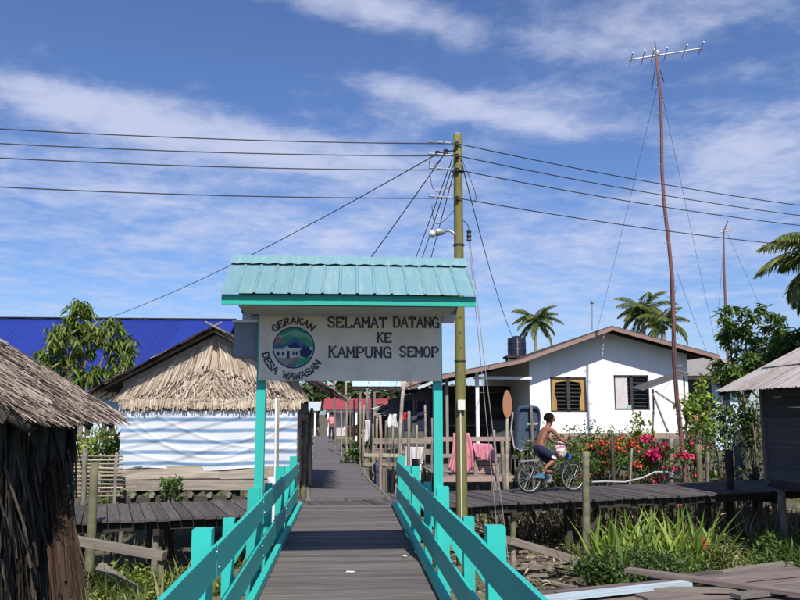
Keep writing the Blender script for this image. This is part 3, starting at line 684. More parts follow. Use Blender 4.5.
# roof slopes
apz = apx.z; xm = apx.x; RB = HY - .30
for (xe, s) in ((xe0, -1), (xe1, 1)):
    thatch(st, (xm, RB, apz), (0, 5.6, 0), (xe - xm, 0, ze - apz), 5200, 'thatch_old', .45, .028)
    pole('verge_pole', None, None, (xe - .02, RB + .05, ze - .06), (xm, RB + .05, apz - .06), .035, .03, 'grey_wood', parent=st)
    # leaf ends hanging over the front verge
    n = 420; t = rng.uniform(0, 1, n); base = np.stack([xm + (xe - xm) * t, np.full(n, RB - .02), apz + (ze - apz) * t - .0], 1) + rng.normal(0, .012, (n, 3))
    npmesh('verge_fringe', *strips(base, unitv(np.stack([(xe - xm) * .5 * np.ones(n) + rng.normal(0, .3, n), rng.normal(0, .1, n), (ze - apz) * .5 * np.ones(n) - .12 + rng.normal(0, .2, n)], 1)), np.array([0, 1, .2]), rng.uniform(.08, .28, n), .03), 'thatch_old', st, kind='stuff')
for s in (-1, 1): pole('ridge_stick', None, None, (xm - .25 * s, RB - .03 + .03 * s, apz - .12), (xm + .16 * s, RB - .03 + .03 * s, apz + .10), .022, .018, 'pale_wood', parent=st)
# thatched gable: bed, fan of leaf sheaves under the slopes, layered centre, fringe
zg = P(210, 402, HY).z
def roofz(x): return apz + (ze - apz) * ((x - xm) / (xe0 - xm) if x < xm else (x - xm) / (xe1 - xm))
MB().prism([(hx0 - .02, HY + .02, zt), (hx1 + .02, HY + .02, zt), (hx1 + .02, HY + .02, roofz(hx1) - .1), (xm, HY + .02, apz - .12), (hx0 - .02, HY + .02, roofz(hx0) - .1)], (0, .04, 0)).build('gable_bed', 'thatch_pale', st)
parts = []
for s, xend in ((-1, hx0), (1, hx1)):
    n = 420; t = np.sort(rng.uniform(.02, 1.0, n)); x = xm + (xend - xm) * t; z = np.array([roofz(q) for q in x]) - .20 - .05 * np.abs(np.sin(t * 15))
    lean = s * (.18 + .55 * t) + rng.normal(0, .07, n)
    d = unitv(np.stack([lean * .9, rng.normal(-.05, .03, n), -np.ones(n)], 1))
    parts.append(strips(np.stack([x, HY - rng.uniform(.01, .07, n), z], 1), d, np.stack([np.ones(n), rng.normal(0, .5, n), np.zeros(n)], 1), np.minimum(rng.uniform(.45, .62, n), np.maximum(.18, z - zg + .05)), rng.uniform(.022, .05, n)))
for k in range(6):                             # horizontal layers in the middle
    n = 150; zz = zg + .06 + k * .10; half = max(.2, (1 - k / 6.5)) * (hx1 - hx0) * .44
    x = xm + rng.uniform(-half, half, n); d = unitv(np.stack([np.sign(x - xm) * .5 + rng.normal(0, .4, n), rng.normal(-.05, .05, n), -np.ones(n) * .8], 1))
    parts.append(strips(np.stack([x, HY - .02 - rng.uniform(0, .04, n), zz + rng.normal(.05, .04, n)], 1), d, np.stack([np.ones(n), rng.normal(0, .4, n), np.zeros(n)], 1), rng.uniform(.12, .24, n), rng.uniform(.015, .04, n)))
npmesh('gable_thatch', *cat_mesh(parts), 'thatch_pale', st, kind='stuff')
n = 520; x = np.linspace(hx0 - .03, hx1 + .05, n) + rng.normal(0, .01, n)
d = unitv(np.stack([rng.normal(0, .12, n), rng.normal(-.12, .06, n), -np.ones(n)], 1))
npmesh('fringe', *strips(np.stack([x, HY - .09 - rng.uniform(0, .05, n), zg + .04 + rng.normal(0, .015, n)], 1), d, np.stack([np.ones(n), rng.normal(0, .4, n), np.zeros(n)], 1), rng.uniform(.10, .22, n), rng.uniform(.015, .035, n)), 'thatch_pale', st, kind='stuff')
pole('batten', None, None, (hx0 - .05, HY - .11, zg + .03), (hx1 + .05, HY - .11, zg + .02), .022, .02, 'pale_wood', parent=st)

# ================================================================== NEAR THATCHED HUT (far left)
r1, r2 = ray(28, 417), ray(119, 417); YN = 5.3; xE = r1.x / r1.y * YN; YFar = YN * (r1.x / r1.y) / (r2.x / r2.y); zE = P(119, 417, YFar).z
nh = thing('thatched_hut', 'dark weathered hut with old brown thatch roof at the left edge', 'hut', (xE - .4, (YN + YFar) / 2, 0))
sl = math.tan(rad(31)); RW = 2.3
thatch(nh, (xE - RW, YN, zE + RW * sl), (0, YFar - YN, 0), (RW, 0, -RW * sl), 15000, 'thatch_old', .20, .013, lift=.04, over=.04, jit=.38)
thatch(nh, (xE - RW, YN, zE + RW * sl), (0, YFar - YN, 0), (-RW, 0, -RW * sl), 1500, 'thatch_old', .40, .03)
pole('verge_pole', None, None, (xE, YN + .03, zE - .07), (xE - RW, YN + .03, zE + RW * sl - .07), .03, .03, 'dark_wood', parent=nh)
board('verge_board', nh, (xE - .12, YN + .0, zE + .0), (xE - RW, YN + .0, zE + (RW - .12) * sl), .02, .10, 'dark_wood')
for yy in np.linspace(YN + .15, YFar - .1, 4): pole('rafter', None, None, (xE - .02, yy, zE - .08), (xE - RW, yy, zE + RW * sl - .09), .028, .025, 'dark_wood', parent=nh)
xW = P(64, 500, YFar - .25).x; yb = YFar - .28
n = 15; ysx = np.linspace(YN + .1, yb, n + 1)
for i in range(n):
    if 4 <= i < 8: continue                    # dark doorway
    a = ysx[i]; board('wall_board', nh, (xW + random.uniform(-.015, .015), (a + ysx[i + 1]) / 2, -1.25), (xW + random.uniform(-.02, .02), (a + ysx[i + 1]) / 2, zE + .12), (ysx[1] - ysx[0]) * .94, .022, 'hut_wall', up=(1, 0, 0))
for i in range(12): board('wall_board', nh, (xW - .02 - i * .2, yb, -1.2), (xW - .02 - i * .2, yb, zE + .1 + i * .11), .19, .02, 'hut_wall', up=(0, 1, 0))
for i in range(12): board('wall_board', nh, (xW - .1 - i * .2, YN + .12, -1.2), (xW - .1 - i * .2, YN + .12, zE + .1 + i * .11), .19, .02, 'dark_wood', up=(0, 1, 0))
for yy in (YN + .12, ysx[4], ysx[8], yb): pole('corner_post', None, None, (xW + .05, yy, -1.5), (xW + .05, yy, zE + .05), .045, .04, 'dark_wood', parent=nh)
MB().box((xW - 1.3, (YN + yb) / 2, -.45), (2.5, yb - YN - .3, .06)).build('floor', 'dark_wood', nh)
# ragged leaf curtain hanging on the wall
n = 520; yy = rng.uniform(YN + .1, yb + .05, n); zz = rng.uniform(-.3, zE - .02, n)
d = unitv(np.stack([rng.normal(.10, .10, n), rng.normal(0, .18, n), -np.ones(n)], 1))
npmesh('hanging_leaf', *strips(np.stack([xW + rng.uniform(.02, .09, n), yy, zz], 1), d, np.stack([rng.normal(0, .5, n), np.ones(n), np.zeros(n)], 1), rng.uniform(.25, .7, n), rng.uniform(.012, .035, n)), 'thatch_dark', nh, kind='stuff')
# dry frond bundle leaning on the hut
a, b = P(52, 462, 6.35), P(74, 640, 5.9); n = 420; t = rng.uniform(0, .55, n)
A_, B_ = np.array(a), np.array(b); base = A_ + (B_ - A_) * t[:, None] + rng.normal(0, .028, (n, 3)); base[:, 0] += rng.normal(0, .025, n) * (1 + t)
d = unitv((B_ - A_) + rng.normal(0, .055, (n, 3)))
npmesh('dry_palm_bundle', *strips(base, d, rng.normal(size=(n, 3)), rng.uniform(.5, 1.0, n), rng.uniform(.01, .035, n)), 'dry_bundle', loc=b, label='bundle of dry reddish brown palm fronds leaning on the dark hut', cat='frond bundle')

# ================================================================== RIGHT HUT
YR = 16.55; xe_, ze_ = P(715, 392, YR).x, P(715, 392, YR).z; xw_ = P(767, 440, YR - .2).x; slr = (P(800, 348, YR).z - ze_) / (P(800, 348, YR).x - xe_)
rh = thing('plank_hut', 'dark plank hut with rusty corrugated roof at the right edge', 'hut', (xw_ + 1.5, 13.5, 0))
Rr = 3.0; y0 = 9.5; ns = 9; sw = (YR - y0) / ns
for i in range(ns):
    MB().corr((xe_ + Rr, y0 + sw * i - .03, ze_ + Rr * slr + .004 * (i % 2)), (0, sw + .05, 0), (-Rr, 0, -Rr * slr), .09, .011, 4, ragged=.012).build('roof_sheet', 'rust_sheet', rh, solid=.0015)
    MB().corr((xe_ + Rr, y0 + sw * i - .03, ze_ + Rr * slr + .004 * (i % 2)), (0, sw + .05, 0), (Rr, 0, -Rr * slr), .09, .011, 4).build('roof_sheet', 'rust_sheet', rh, solid=.0015)
zfl = P(767, 479, YR - .2).z
k = 0; z = zfl
while z < ze_ + (xw_ - xe_) * slr - .12:
    h = .215; board('plank', rh, (xw_ + random.uniform(-.006, .006), y0 + .3, z + h / 2), (xw_ + random.uniform(-.006, .006), YR - .2, z + h / 2), .022, h - .002, 'hut_wall'); z += h; k += 1
for i in range(9): board('plank', rh, (xw_ + .03, YR - .2, zfl + .12 + i * .215), (xw_ + 3.9, YR - .2, zfl + .12 + i * .215), .022, .207, 'hut_wall')
board('corner_post', rh, (xw_ - .03, YR - .16, zfl - .1), (xw_ - .03, YR - .16, ze_ + (xw_ - xe_) * slr - .06), .08, .08, 'grey_wood', up=(0, 1, 0))
board('sill_beam', rh, (xw_ + .05, y0 + .3, zfl - .08), (xw_ + .05, YR - .1, zfl - .08), .12, .16, 'dark_wood')
MB().box((xw_ + 2, (y0 + YR) / 2, zfl - .03), (3.9, YR - y0 - .6, .05)).build('floor', 'dark_wood', rh)
board('eave_beam', rh, (xe_ + .35, y0 + .1, ze_ + .35 * slr - .07), (xe_ + .35, YR - .05, ze_ + .35 * slr - .07), .06, .08, 'dark_wood')
for yy in np.linspace(y0 + .2, YR - .1, 7): board('rafter', rh, (xe_ + .05, yy, ze_ - .05), (xe_ + Rr, yy, ze_ + Rr * slr - .05), .05, .07, 'dark_wood')
for yy in (10.2, 12.2, 14.2, YR - .4):
    for xx in (xw_ + .12, xw_ + 2, xw_ + 3.8): pole('stilt', None, None, (xx, yy, -1.5), (xx, yy, zfl - .05), .085, .08, 'grey_wood', parent=rh)

# ================================================================== WHITE HOUSE
WY = 25.0
wh = thing('white_house', 'white gabled stilt house with two louvre windows and an open dark porch', 'house', (P(610, 470, WY).x, WY + 3, 0))
wx0, wx1 = P(530, 400, WY).x, P(689, 400, WY).x; wz0 = P(610, 433, WY).z
pk = P(612, 327, WY - .75); RL1 = P(520, 360, WY - .75); RL2 = P(440, 376, WY - .75); RRt = P(719, 356, WY - .75)
def hz_(x):                                    # underside of the roof above x
    pts = [(RL2.x, RL2.z), (RL1.x, RL1.z), (pk.x, pk.z), (RRt.x, RRt.z)]
    for (a, b), (c, d) in zip(pts[:-1], pts[1:]):
        if a <= x <= c: return b + (d - b) * (x - a) / (c - a)
    return pts[0][1] if x < pts[0][0] else pts[-1][1]
win = [(P(550, 377, WY), P(587, 412, WY)), (P(613.5, 375, WY), P(650, 410, WY))]
# wall in pieces round the window openings
xs = [wx0, win[0][0].x, win[0][1].x, win[1][0].x, win[1][1].x, wx1]
for i in range(5):
    a, b = xs[i], xs[i + 1]; cuts = [(wz0, None)]
    xm_ = pk.x
    def top(a, b):
        t = [(a, hz_(a) - .08)]
        if a < xm_ < b: t.append((xm_, hz_(xm_) - .08))
        t.append((b, hz_(b) - .08)); return t
    if i in (1, 3):
        wv = win[0] if i == 1 else win[1]
        MB().prism([(a, WY, wz0), (b, WY, wz0), (b, WY, wv[1].z), (a, WY, wv[1].z)], (0, .10, 0)).build('wall_panel', 'white_wall', wh)
        MB().prism([(a, WY, wv[0].z), (b, WY, wv[0].z)] + [(x, WY, z) for x, z in top(a, b)[::-1]], (0, .10, 0)).build('wall_panel', 'white_wall', wh)
    else: MB().prism([(a, WY, wz0), (b, WY, wz0)] + [(x, WY, z) for x, z in top(a, b)[::-1]], (0, .10, 0)).build('wall_panel', 'white_wall', wh)
for xx in (wx0 + .04, wx1 - .06): MB().box((xx, WY + 4.2, (wz0 + hz_(xx)) / 2 - .05), (.08, 8.2, hz_(xx) - wz0 - .15)).build('side_wall', 'white_wall', wh)
MB().box(((wx0 + wx1) / 2, WY + 8.2, 2.0), (wx1 - wx0 - .2, .08, 2.2)).build('rear_wall', 'white_wall', wh)
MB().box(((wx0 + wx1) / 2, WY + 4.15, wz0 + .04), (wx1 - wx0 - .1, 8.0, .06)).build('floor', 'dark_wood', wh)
board('base_beam', wh, (wx0 - .1, WY - .02, wz0 - .1), (wx1 + .15, WY - .02, wz0 - .1), .08, .17, 'pink_wood')
for k, (a, b) in enumerate(win):
    f = MB(); t = .04
    for p, q in (((a.x, a.z), (b.x, a.z)), ((a.x, b.z), (b.x, b.z)), ((a.x, a.z), (a.x, b.z)), ((b.x, a.z), (b.x, b.z)), (((a.x + b.x) / 2,) * 1 + (a.z,), ((a.x + b.x) / 2, b.z))):
        f.bar((p[0], WY + .03, p[1]), (q[0], WY + .03, q[1]), .10, t, up=(0, 1, 0))
    wn = f.build('window', 'dark_wood', wh)
    H = a.z - b.z
    for s in (0, 1):
        xa = a.x + .03 if s == 0 else (a.x + b.x) / 2 + .03; xb = (a.x + b.x) / 2 - .03 if s == 0 else b.x - .03
        for i in range(8):
            z = b.z + .05 + (H - .1) * (i + .5) / 8
            MB().bar((xa, WY + .12, z), (xb, WY + .12, z), .10, .008, up=(0, -.35, .93)).build('louvre', 'louvre_glass', wn)
    if k == 0:
        for s in (0, 1):                       # gathered yellow curtains
            x_a, x_b = (a.x + .03, a.x + .22) if s == 0 else (b.x - .22, b.x - .03)
            def cf(u, v, x_a=x_a, x_b=x_b, s=s):
                pinch = 1 - .35 * math.sin(math.pi * min(1, (1 - v) * 1.3)) ** 2; xo = x_a if s == 0 else x_b; xi = x_b if s == 0 else x_a
                return Vector((xo + (xi - xo) * u * pinch, WY + .045 + .015 * math.sin(u * 20), b.z + .04 + (H - .08) * v))
            MB().grid(cf, 14, 12).build('curtain', 'curtain', wn, smooth=True)
        MB().grid(lambda u, v: Vector((a.x + .04 + (b.x - a.x - .08) * u, WY + .05 + .012 * math.sin(u * 60), a.z - .04 - .15 * (1 - v) * (1.2 - .6 * math.sin(math.pi * u)))), 40, 2).build('valance', 'curtain', wn, smooth=True)
    else:
        MB().grid(lambda u, v: Vector((a.x + .05 + .42 * u, WY + .05 + .012 * math.sin(u * 40), b.z + .05 + (H - .1) * v)), 20, 3).build('curtain', 'curtain_white', wn, smooth=True)
        MB().box(((a.x + b.x) / 2 - .1, WY + .005, b.z + .10), (.13, .03, .12)).build('vent_flap', 'pale_green', wn)
# roof: sheets, barge boards
prof = [RL2, RL1, pk, RRt]
for a, b in zip(prof[:-1], prof[1:]):
    for i in range(4):
        MB().corr((a.x, WY - .78 + 2.4 * i - .02, a.z + .02), (0, 2.42, 0), (b.x - a.x, 0, b.z - a.z), .12, .012, 3).build('roof_sheet', 'dark_roof', wh, solid=.003)
    board('barge_board', wh, (a.x, WY - .78, a.z - .045), (b.x, WY - .78, b.z - .045), .03, .13, 'barge')
for (a, b) in zip(prof[:-1], prof[1:]):
    for yy in np.linspace(WY - .3, WY + 8.3, 5): board('rafter', wh, (a.x, yy, a.z - .06), (b.x, yy, b.z - .06), .05, .09, 'dark_wood')
# porch on the left
pz = .25; PYb = WY + 3.0; px0 = RL2.x + .15
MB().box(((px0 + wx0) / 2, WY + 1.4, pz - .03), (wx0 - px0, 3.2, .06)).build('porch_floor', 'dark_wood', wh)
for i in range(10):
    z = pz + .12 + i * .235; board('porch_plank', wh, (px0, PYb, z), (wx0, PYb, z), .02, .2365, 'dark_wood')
p1 = P(477, 384, WY - .3); board('porch_post', wh, (p1.x, WY - .3, pz), (p1.x, WY - .3, hz_(p1.x) - .1), .11, .11, 'white_paint', up=(0, 1, 0))
p2 = P(447, 384, WY - .3); board('porch_post', wh, (p2.x, WY - .25, pz), (p2.x, WY - .25, hz_(p2.x) - .1), .09, .09, 'grey_wood', up=(0, 1, 0))
zz = P(500, 378, WY - .3).z; board('porch_beam', wh, (p1.x - .1, WY - .3, zz), (wx0, WY - .3, zz), .05, .09, 'white_paint')
a, b = P(481, 408, PYb - .05), P(528, 440, PYb - .05); MB().box(((a.x + b.x) / 2, WY + 1.2, 1.05), (b.x - a.x, .05, .7)).build('porch_parapet', 'hut_wall', wh)
for xx in np.linspace(px0 + .1, wx1 - .1, 6):
    for yy in (WY + .05, WY + 4): pole('stilt', None, None, (xx, yy, -1.4), (xx, yy, (wz0 if xx > wx0 else pz) - .05), .08, .075, 'grey_wood', parent=wh)
# long left wing of dark boards behind the bridge post
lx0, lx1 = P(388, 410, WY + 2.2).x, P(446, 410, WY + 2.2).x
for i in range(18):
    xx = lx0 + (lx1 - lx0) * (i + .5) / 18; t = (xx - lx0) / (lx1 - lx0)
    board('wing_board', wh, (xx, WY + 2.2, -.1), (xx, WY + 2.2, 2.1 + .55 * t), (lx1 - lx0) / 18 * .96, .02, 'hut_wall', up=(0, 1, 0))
for px in (408, 421, 434):
    a = P(px, 397, WY + 2.15); MB().box((a.x, WY + 2.16, 1.55), (.26, .03, 1.0)).build('wing_shutter', 'navy', wh)
MB().corr((P(446, 371, WY + 1.4).x, WY + 1.2, P(446, 374, WY + 1.4).z), (0, 4, 0), (P(384, 396, WY + 1.4).x - P(446, 376, WY + 1.4).x, 0, P(384, 396, WY + 1.4).z - P(446, 374, WY + 1.4).z), .12, .012, 3).build('wing_roof', 'dark_roof', wh, solid=.004)
a, b = P(436, 381, WY + 1.15), P(418, 388, WY + 1.15); board('wing_fascia', wh, a, b, .03, .10, 'light_roof')

# tank on its stand behind the roof
tk = P(517, 358, 28.5); tz0 = P(517, 356, 28.5).z; tz1 = P(517, 337, 28.5).z; R_ = .34
t_ = thing('water_tank', 'dark blue plastic water tank standing above the porch roof', 'tank', (tk.x, 28.5, 0))
MB().lathe((tk.x, 28.5, tz0), [(R_, 0), (R_, .2), (R_ * 1.03, .22), (R_, .24), (R_, .44), (R_ * 1.03, .46), (R_, .48), (R_ * .98, tz1 - tz0 - .06), (R_ * .5, tz1 - tz0 - .01), (.12, tz1 - tz0)], 20).build('tank_body', 'tank', t_)
MB().lathe((tk.x, 28.5, tz1 - .01), [(.14, 0), (.14, .04), (.05, .05)], 12).build('tank_lid', 'tank', t_)
MB().tube([(tk.x - .05, 28.5 - R_ - .02, tz1 - .1), (tk.x - .05, 28.5 - R_ - .02, tz0 - .4)], .02, 6).build('overflow_pipe', 'steel', t_)
for sx in (-1, 1):
    for sy in (-1, 1): pole('stand_leg', None, None, (tk.x + sx * .32, 28.5 + sy * .3, -1.3), (tk.x + sx * .32, 28.5 + sy * .3, tz0 - .1), .05, .05, 'dark_wood', parent=t_)
MB().box((tk.x, 28.5, tz0 - .05), (.9, .8, .08)).build('stand_platform', 'dark_wood', t_)
v0 = P(592, 330, 27); MB().tube([v0, P(592, 302, 27)], .025, 6).lathe(P(592, 303, 27), [(.02, -.05), (.07, 0), (.07, .07), (.02, .1)], 10).build('vent_pipe', 'steel', loc=v0, label='thin grey vent pipe with round cap above the white gable', cat='pipe')

# propped shade panel in front of the right window
a, b = P(640, 391, 21.6), P(689, 374, 21.6)
aw = thing('shade_panel', 'dark plank shade propped aslant beside the red mast', 'awning', ((a.x + b.x) / 2, 21.6, -1))
dv = Vector((0, .75, .11))
for i in range(5): board('slat', aw, a + dv * (i / 5 + .1), b + dv * (i / 5 + .1), .155, .02, 'hut_wall', up=Vector((b - a)).cross(dv).normalized())
board('edge_rail', aw, b + Vector((0, -.02, .0)), b + dv * 1.02, .05, .05, 'pale_wood')
for p, q in ((P(652, 392, 21.8), P(668, 432, 21.8)), (P(655, 391, 21.8), P(676, 405, 21.8))): pole('prop', None, None, q, p, .03, .025, 'grey_wood', parent=aw)
pole('prop', None, None, Vector((P(650, 432, 22.3).x, 22.3, -1.2)), P(653, 389, 22.3), .03, .025, 'grey_wood', parent=aw)
pole('prop', None, None, Vector((P(685, 432, 21.9).x, 21.9, -1.2)), P(684, 377, 21.9), .03, .025, 'grey_wood', parent=aw)

# ================================================================== PLATFORM AND THINGS IN FRONT OF THE PORCH
PF = 19.9
pf = thing('porch_platform', 'low weathered plank platform between the boardwalk and the porch', 'platform', (P(480, 476, PF).x, 21, 0))
fx0, fx1 = P(441, 476, PF).x, P(516, 476, PF).x; pz1 = P(480, 476, PF).z
xx = fx0
while xx < fx1: board('plank', pf, (xx, PF, pz1 - .02), (xx, WY - .2, pz1 - .02), .19, .035, 'grey_wood'); xx += .2
board('edge_beam', pf, (fx0 - .1, PF - .04, pz1 - .07), (fx1 + .05, PF - .04, pz1 - .07), .05, .13, 'pink_wood')
for xx in np.linspace(fx0 + .1, fx1 - .1, 3):
    for yy in (PF + .2, 23): pole('stilt', None, None, (xx, yy, -1.4), (xx, yy, pz1 - .1), .06, .06, 'grey_wood', parent=pf)
rz_ = P(480, 439, PF + .5).z
for xx in (fx0 + .05, (fx0 + fx1) / 2, fx1 - .05): board('rail_post', pf, (xx, PF + .5, pz1), (xx, PF + .5, rz_), .07, .07, 'grey_wood', up=(0, 1, 0))
board('rail', pf, (fx0 - .4, PF + .45, rz_), (fx1 + .15, PF + .45, rz_), .03, .12, 'pink_wood'); board('rail', pf, (fx0, PF + .45, rz_ - .42), (fx1, PF + .45, rz_ - .42), .03, .09, 'grey_wood')
def cloth(name, label, cat, pts_top, drop, yv, mat, nfold=7, amp=.03, taper=.0, grp=None):
    """cloth hung from a line of pixels: folds and an uneven hem"""
    a, b = P(*pts_top[0], yv), P(*pts_top[1], yv); sd = random.random() * 9
    def fn(u, v): 
        q = a.lerp(b, .5 + (u - .5) * (1 - taper * (1 - v))); dz = drop * (1 + .10 * math.sin(u * 5 + sd)) * v
        return Vector((q.x + .03 * math.sin(v * 4 + u * 7 + sd), yv + amp * (.3 + v) * math.sin(u * nfold * 6.28 + sd + v * 1.5), q.z - dz))
    m = MB().grid(fn, 40, 14); return m.build(name, mat, loc=a, smooth=True, solid=.006, label=label, cat=cat, group=grp)
sc = 20.35 / FPX
cloth('hanging_cloth', 'large pink cloth hung over the porch rail behind the utility pole', 'cloth', ((448, 433), (475, 433)), 37 * sc, 20.3, 'pink_cloth', 4, .06, .45)
cloth('hanging_cloth', 'smaller bunched pink cloth on the rail right of the utility pole', 'cloth', ((474, 443), (493, 444)), 15 * sc, 20.25, 'pink_cloth', 4, .04)
a = P(487, 470, 20.6)
bk = thing('wooden_box', 'small brown wooden box on the porch platform below the pink cloth', 'box', (a.x, 20.7, pz1))
for i in range(3): board('slat', bk, (a.x - .28, 20.5, pz1 + .06 + i * .11), (a.x + .28, 20.5, pz1 + .06 + i * .11), .02, .095, 'paddle_wood' if 'paddle_wood' in MATS else 'pink_wood')
for s in (-1, 1): MB().box((a.x + s * .29, 20.7, pz1 + .17), (.02, .42, .34)).build('end_panel', 'pink_wood', bk)
MB().box((a.x, 20.9, pz1 + .17), (.56, .02, .34)).build('back_panel', 'pink_wood', bk); MB().box((a.x, 20.7, pz1 + .345), (.64, .46, .02)).build('lid', 'pink_wood', bk)
# paddle standing by the porch
p_, q_ = P(507, 478, 18.9), P(507, 425, 18.9)
pd = thing('paddle', 'upright wooden paddle with reddish oval blade beside the porch', 'paddle', (p_.x, 18.9, -1))
MB().tube([(p_.x + .03, 18.9, -1.1), p_, q_, P(507.5, 413, 18.9)], [.04, .04, .036, .03], 8).build('shaft', 'bamboo', pd, smooth=True)
bl_ = MB(); c0, c1 = P(507.5, 418, 18.88), P(507.5, 390, 18.88); ring = []
for k in range(20):
    t = 2 * math.pi * k / 20; zc_ = (c0.z + c1.z) / 2 - math.cos(t) * (c1.z - c0.z) / 2; ring.append(Vector((c0.x + math.sin(t) * .115 * (1.0 + .12 * math.cos(t)), 18.86, zc_)))
bl_.prism(ring, (0, .025, 0)).build('blade', 'paddle_blade', pd)
# dark blue plastic hull leaning on its side
a, b = P(516, 450, 19.9), P(538, 407, 19.9); cx, hw, hh = (a.x + b.x) / 2, (b.x - a.x) / 2, (b.z - a.z) / 2; cz = (a.z + b.z) / 2
tb = thing('plastic_tub', 'dark blue plastic tub stood on end behind the cyclist', 'tub', (cx, 20.1, -1))
def rr(s, y, sc_): return [Vector((cx + sc_ * hw * (abs(math.cos(t)) ** .35) * math.copysign(1, math.cos(t)) * s + .05 * ((math.sin(t) > 0) - .5), y, cz + sc_ * hh * (abs(math.sin(t)) ** .35) * math.copysign(1, math.sin(t)))) for t in [2 * math.pi * (k + .5) / 28 for k in range(28)]]
R0, R1, R2, R3 = rr(1, 19.75, 1.0), rr(1, 19.8, 1.06), rr(1, 20.25, .90), rr(1, 20.27, .75)
m = MB(); n = 28; m.add(R0 + R1 + R2 + R3, [(i * n + j, i * n + (j + 1) % n, (i + 1) * n + (j + 1) % n, (i + 1) * n + j) for i in range(3) for j in range(n)] + [tuple(range(3 * n, 4 * n))]); m.build('shell', 'blue_plastic', tb)
m = MB(); I0, I1 = rr(1, 19.76, .93), rr(1, 19.84, .82); m.add(R0 + I0 + I1, [(i * n + (j + 1) % n, i * n + j, (i + 1) * n + j, (i + 1) * n + (j + 1) % n) for i in range(2) for j in range(n)] + [tuple(range(2 * n, 3 * n))]); m.build('inner_face', 'blue_plastic', tb)
for px in (519, 534): pole('support', None, None, (P(px, 452, 20).x, 20.05, -1.2), P(px, 449, 20.05), .035, .03, 'grey_wood', parent=tb)
for py in (424, 441): board('rung', tb, P(527, py, 19.7), P(538, py - .5, 19.7), .05, .03, 'pale_wood', up=(0, 1, 0))
MB().tube([P(531, 405, 19.68), P(533, 452, 19.68), (P(533, 452, 19.68).x, 19.7, -1.2)], .035, 6).build('ladder_pole', 'grey_wood', tb)
MB().tube([P(513, 412, 19.65), P(511, 430, 19.65), P(514, 447, 19.6), P(521, 451, 19.6), P(527, 448, 19.6)], .018, 6).build('hose', 'hose', tb)

# leaning sticks and stakes: (top px, foot px, distance, radius, material, label)
STK = [((494, 430), (500, 478), 18.6, .035, 'pale_wood', 'pale stick leaning on the platform left of the paddle'),
       ((502, 440), (506, 500), 17.7, .05, 'grey_wood', 'grey stake behind the boardwalk just left of the paddle'),
       ((586, 451), (586, 560), 14.2, .075, 'moss_wood', 'mossy square stake in front of the bicycle wheel'),
       ((612, 438), (614, 480), 18.8, .05, 'dark_wood', 'dark stake among the orange flowers'),
       ((632, 448), (626, 482), 18.9, .03, 'grey_wood', 'thin leaning grey stick between orange and magenta flowers'),
       ((671, 434), (669, 482), 19.2, .06, 'grey_wood', 'grey post just left of the red mast foot'),
       ((698, 444), (700, 482), 19.6, .09, 'moss_wood', 'thick mossy post right of the red mast foot'),
       ((708, 452), (705, 482), 19.7, .05, 'grey_wood', 'short stub post beside the thick mossy post'),
       ((729, 450), (731, 520), 17.0, .10, 'dark_wood', 'dark thick post on the shaded boardwalk before the plank hut'),
       ((95, 462), (90, 560), 12.3, .075, 'moss_wood', 'mossy post standing in front of the left boardwalk'),
       ((161, 553), (161, 585), 11.35, .05, 'moss_wood', 'short mossy stake holding up the long fallen beam left of the bridge'), ((513, 542), (513, 565), 12.68, .05, 'grey_wood', 'short stake holding up the beam on the mud right of the bridge'),
       ((85, 448), (86, 478), 15.3, .05, 'grey_wood', 'short grey post of the bamboo fence corner')]
for a, b, yv, r, mt, lb in STK:
    q = P(*b, yv); p = P(*a, yv); f = q if q.z < -.9 else Vector((q.x, yv, max(-1.35, min(q.z, -1.0))))
    pole('stake', lb, 'post', f, p, r, r * .85, mt, wob=.012, n=8)
for a, b, lb in (((62, 538), (165, 556), 'long fallen grey beam beside the mossy post left of the bridge'), ((99, 566), (150, 600), 'shorter fallen pole lying in the weeds left of the bridge')):
    p, q = (P(*a, 11.7), P(*b, 11.3)) if a[0] < 70 else (P(*a, 12.2), G(*b, -1.07)); z = max(gh(q.x, q.y) + .06, q.z); board('fallen_beam', None, p, (q.x, q.y, q.z), .13, .11, 'grey_wood', label=lb, cat='beam')
p, q = P(508, 540, 12.6), P(582, 562, 13.4); board('fallen_beam', None, p, q, .16, .12, 'grey_wood', label='grey beam lying aslant on the mud right of the bridge', cat='beam')
for i in range(22):                            # broken boards on the mud
    px, py = random.uniform(508, 565), random.uniform(548, 585); c = G(px, py, -1.03); a = random.uniform(-1, 1); L = random.uniform(.12, .45); d = Vector((math.cos(a), math.sin(a), random.uniform(-.05, .15))) * L
    c.z = gh(c.x, c.y) + .06
    board('driftwood', None, c - d, c + d, random.uniform(.06, .14), .03, random.choice(['pale_wood', 'grey_wood', 'pile_wood']), label='scrap of broken board on the mud right of the bridge', cat='driftwood', group='driftwood on the mud')

# bamboo fence on the left
bf = thing('bamboo_fence', 'low split bamboo fence left of the thatched stall', 'fence', (P(92, 490, 15.4).x, 15.4, -1))
for i in range(11):
    py = 456 + i * 4.0; j = random.uniform(-1, 1)
    pole('bamboo_rail', None, None, P(58, py + j, 15.4), P(123, py - j * .7, 15.45), .022, .02, 'bamboo', parent=bf, wob=.006)
for px in (66, 86, 117):
    a = P(px, 452, 15.45); pole('fence_post', None, None, (a.x, 15.47, -1.3), a, .04, .035, 'grey_wood', parent=bf)

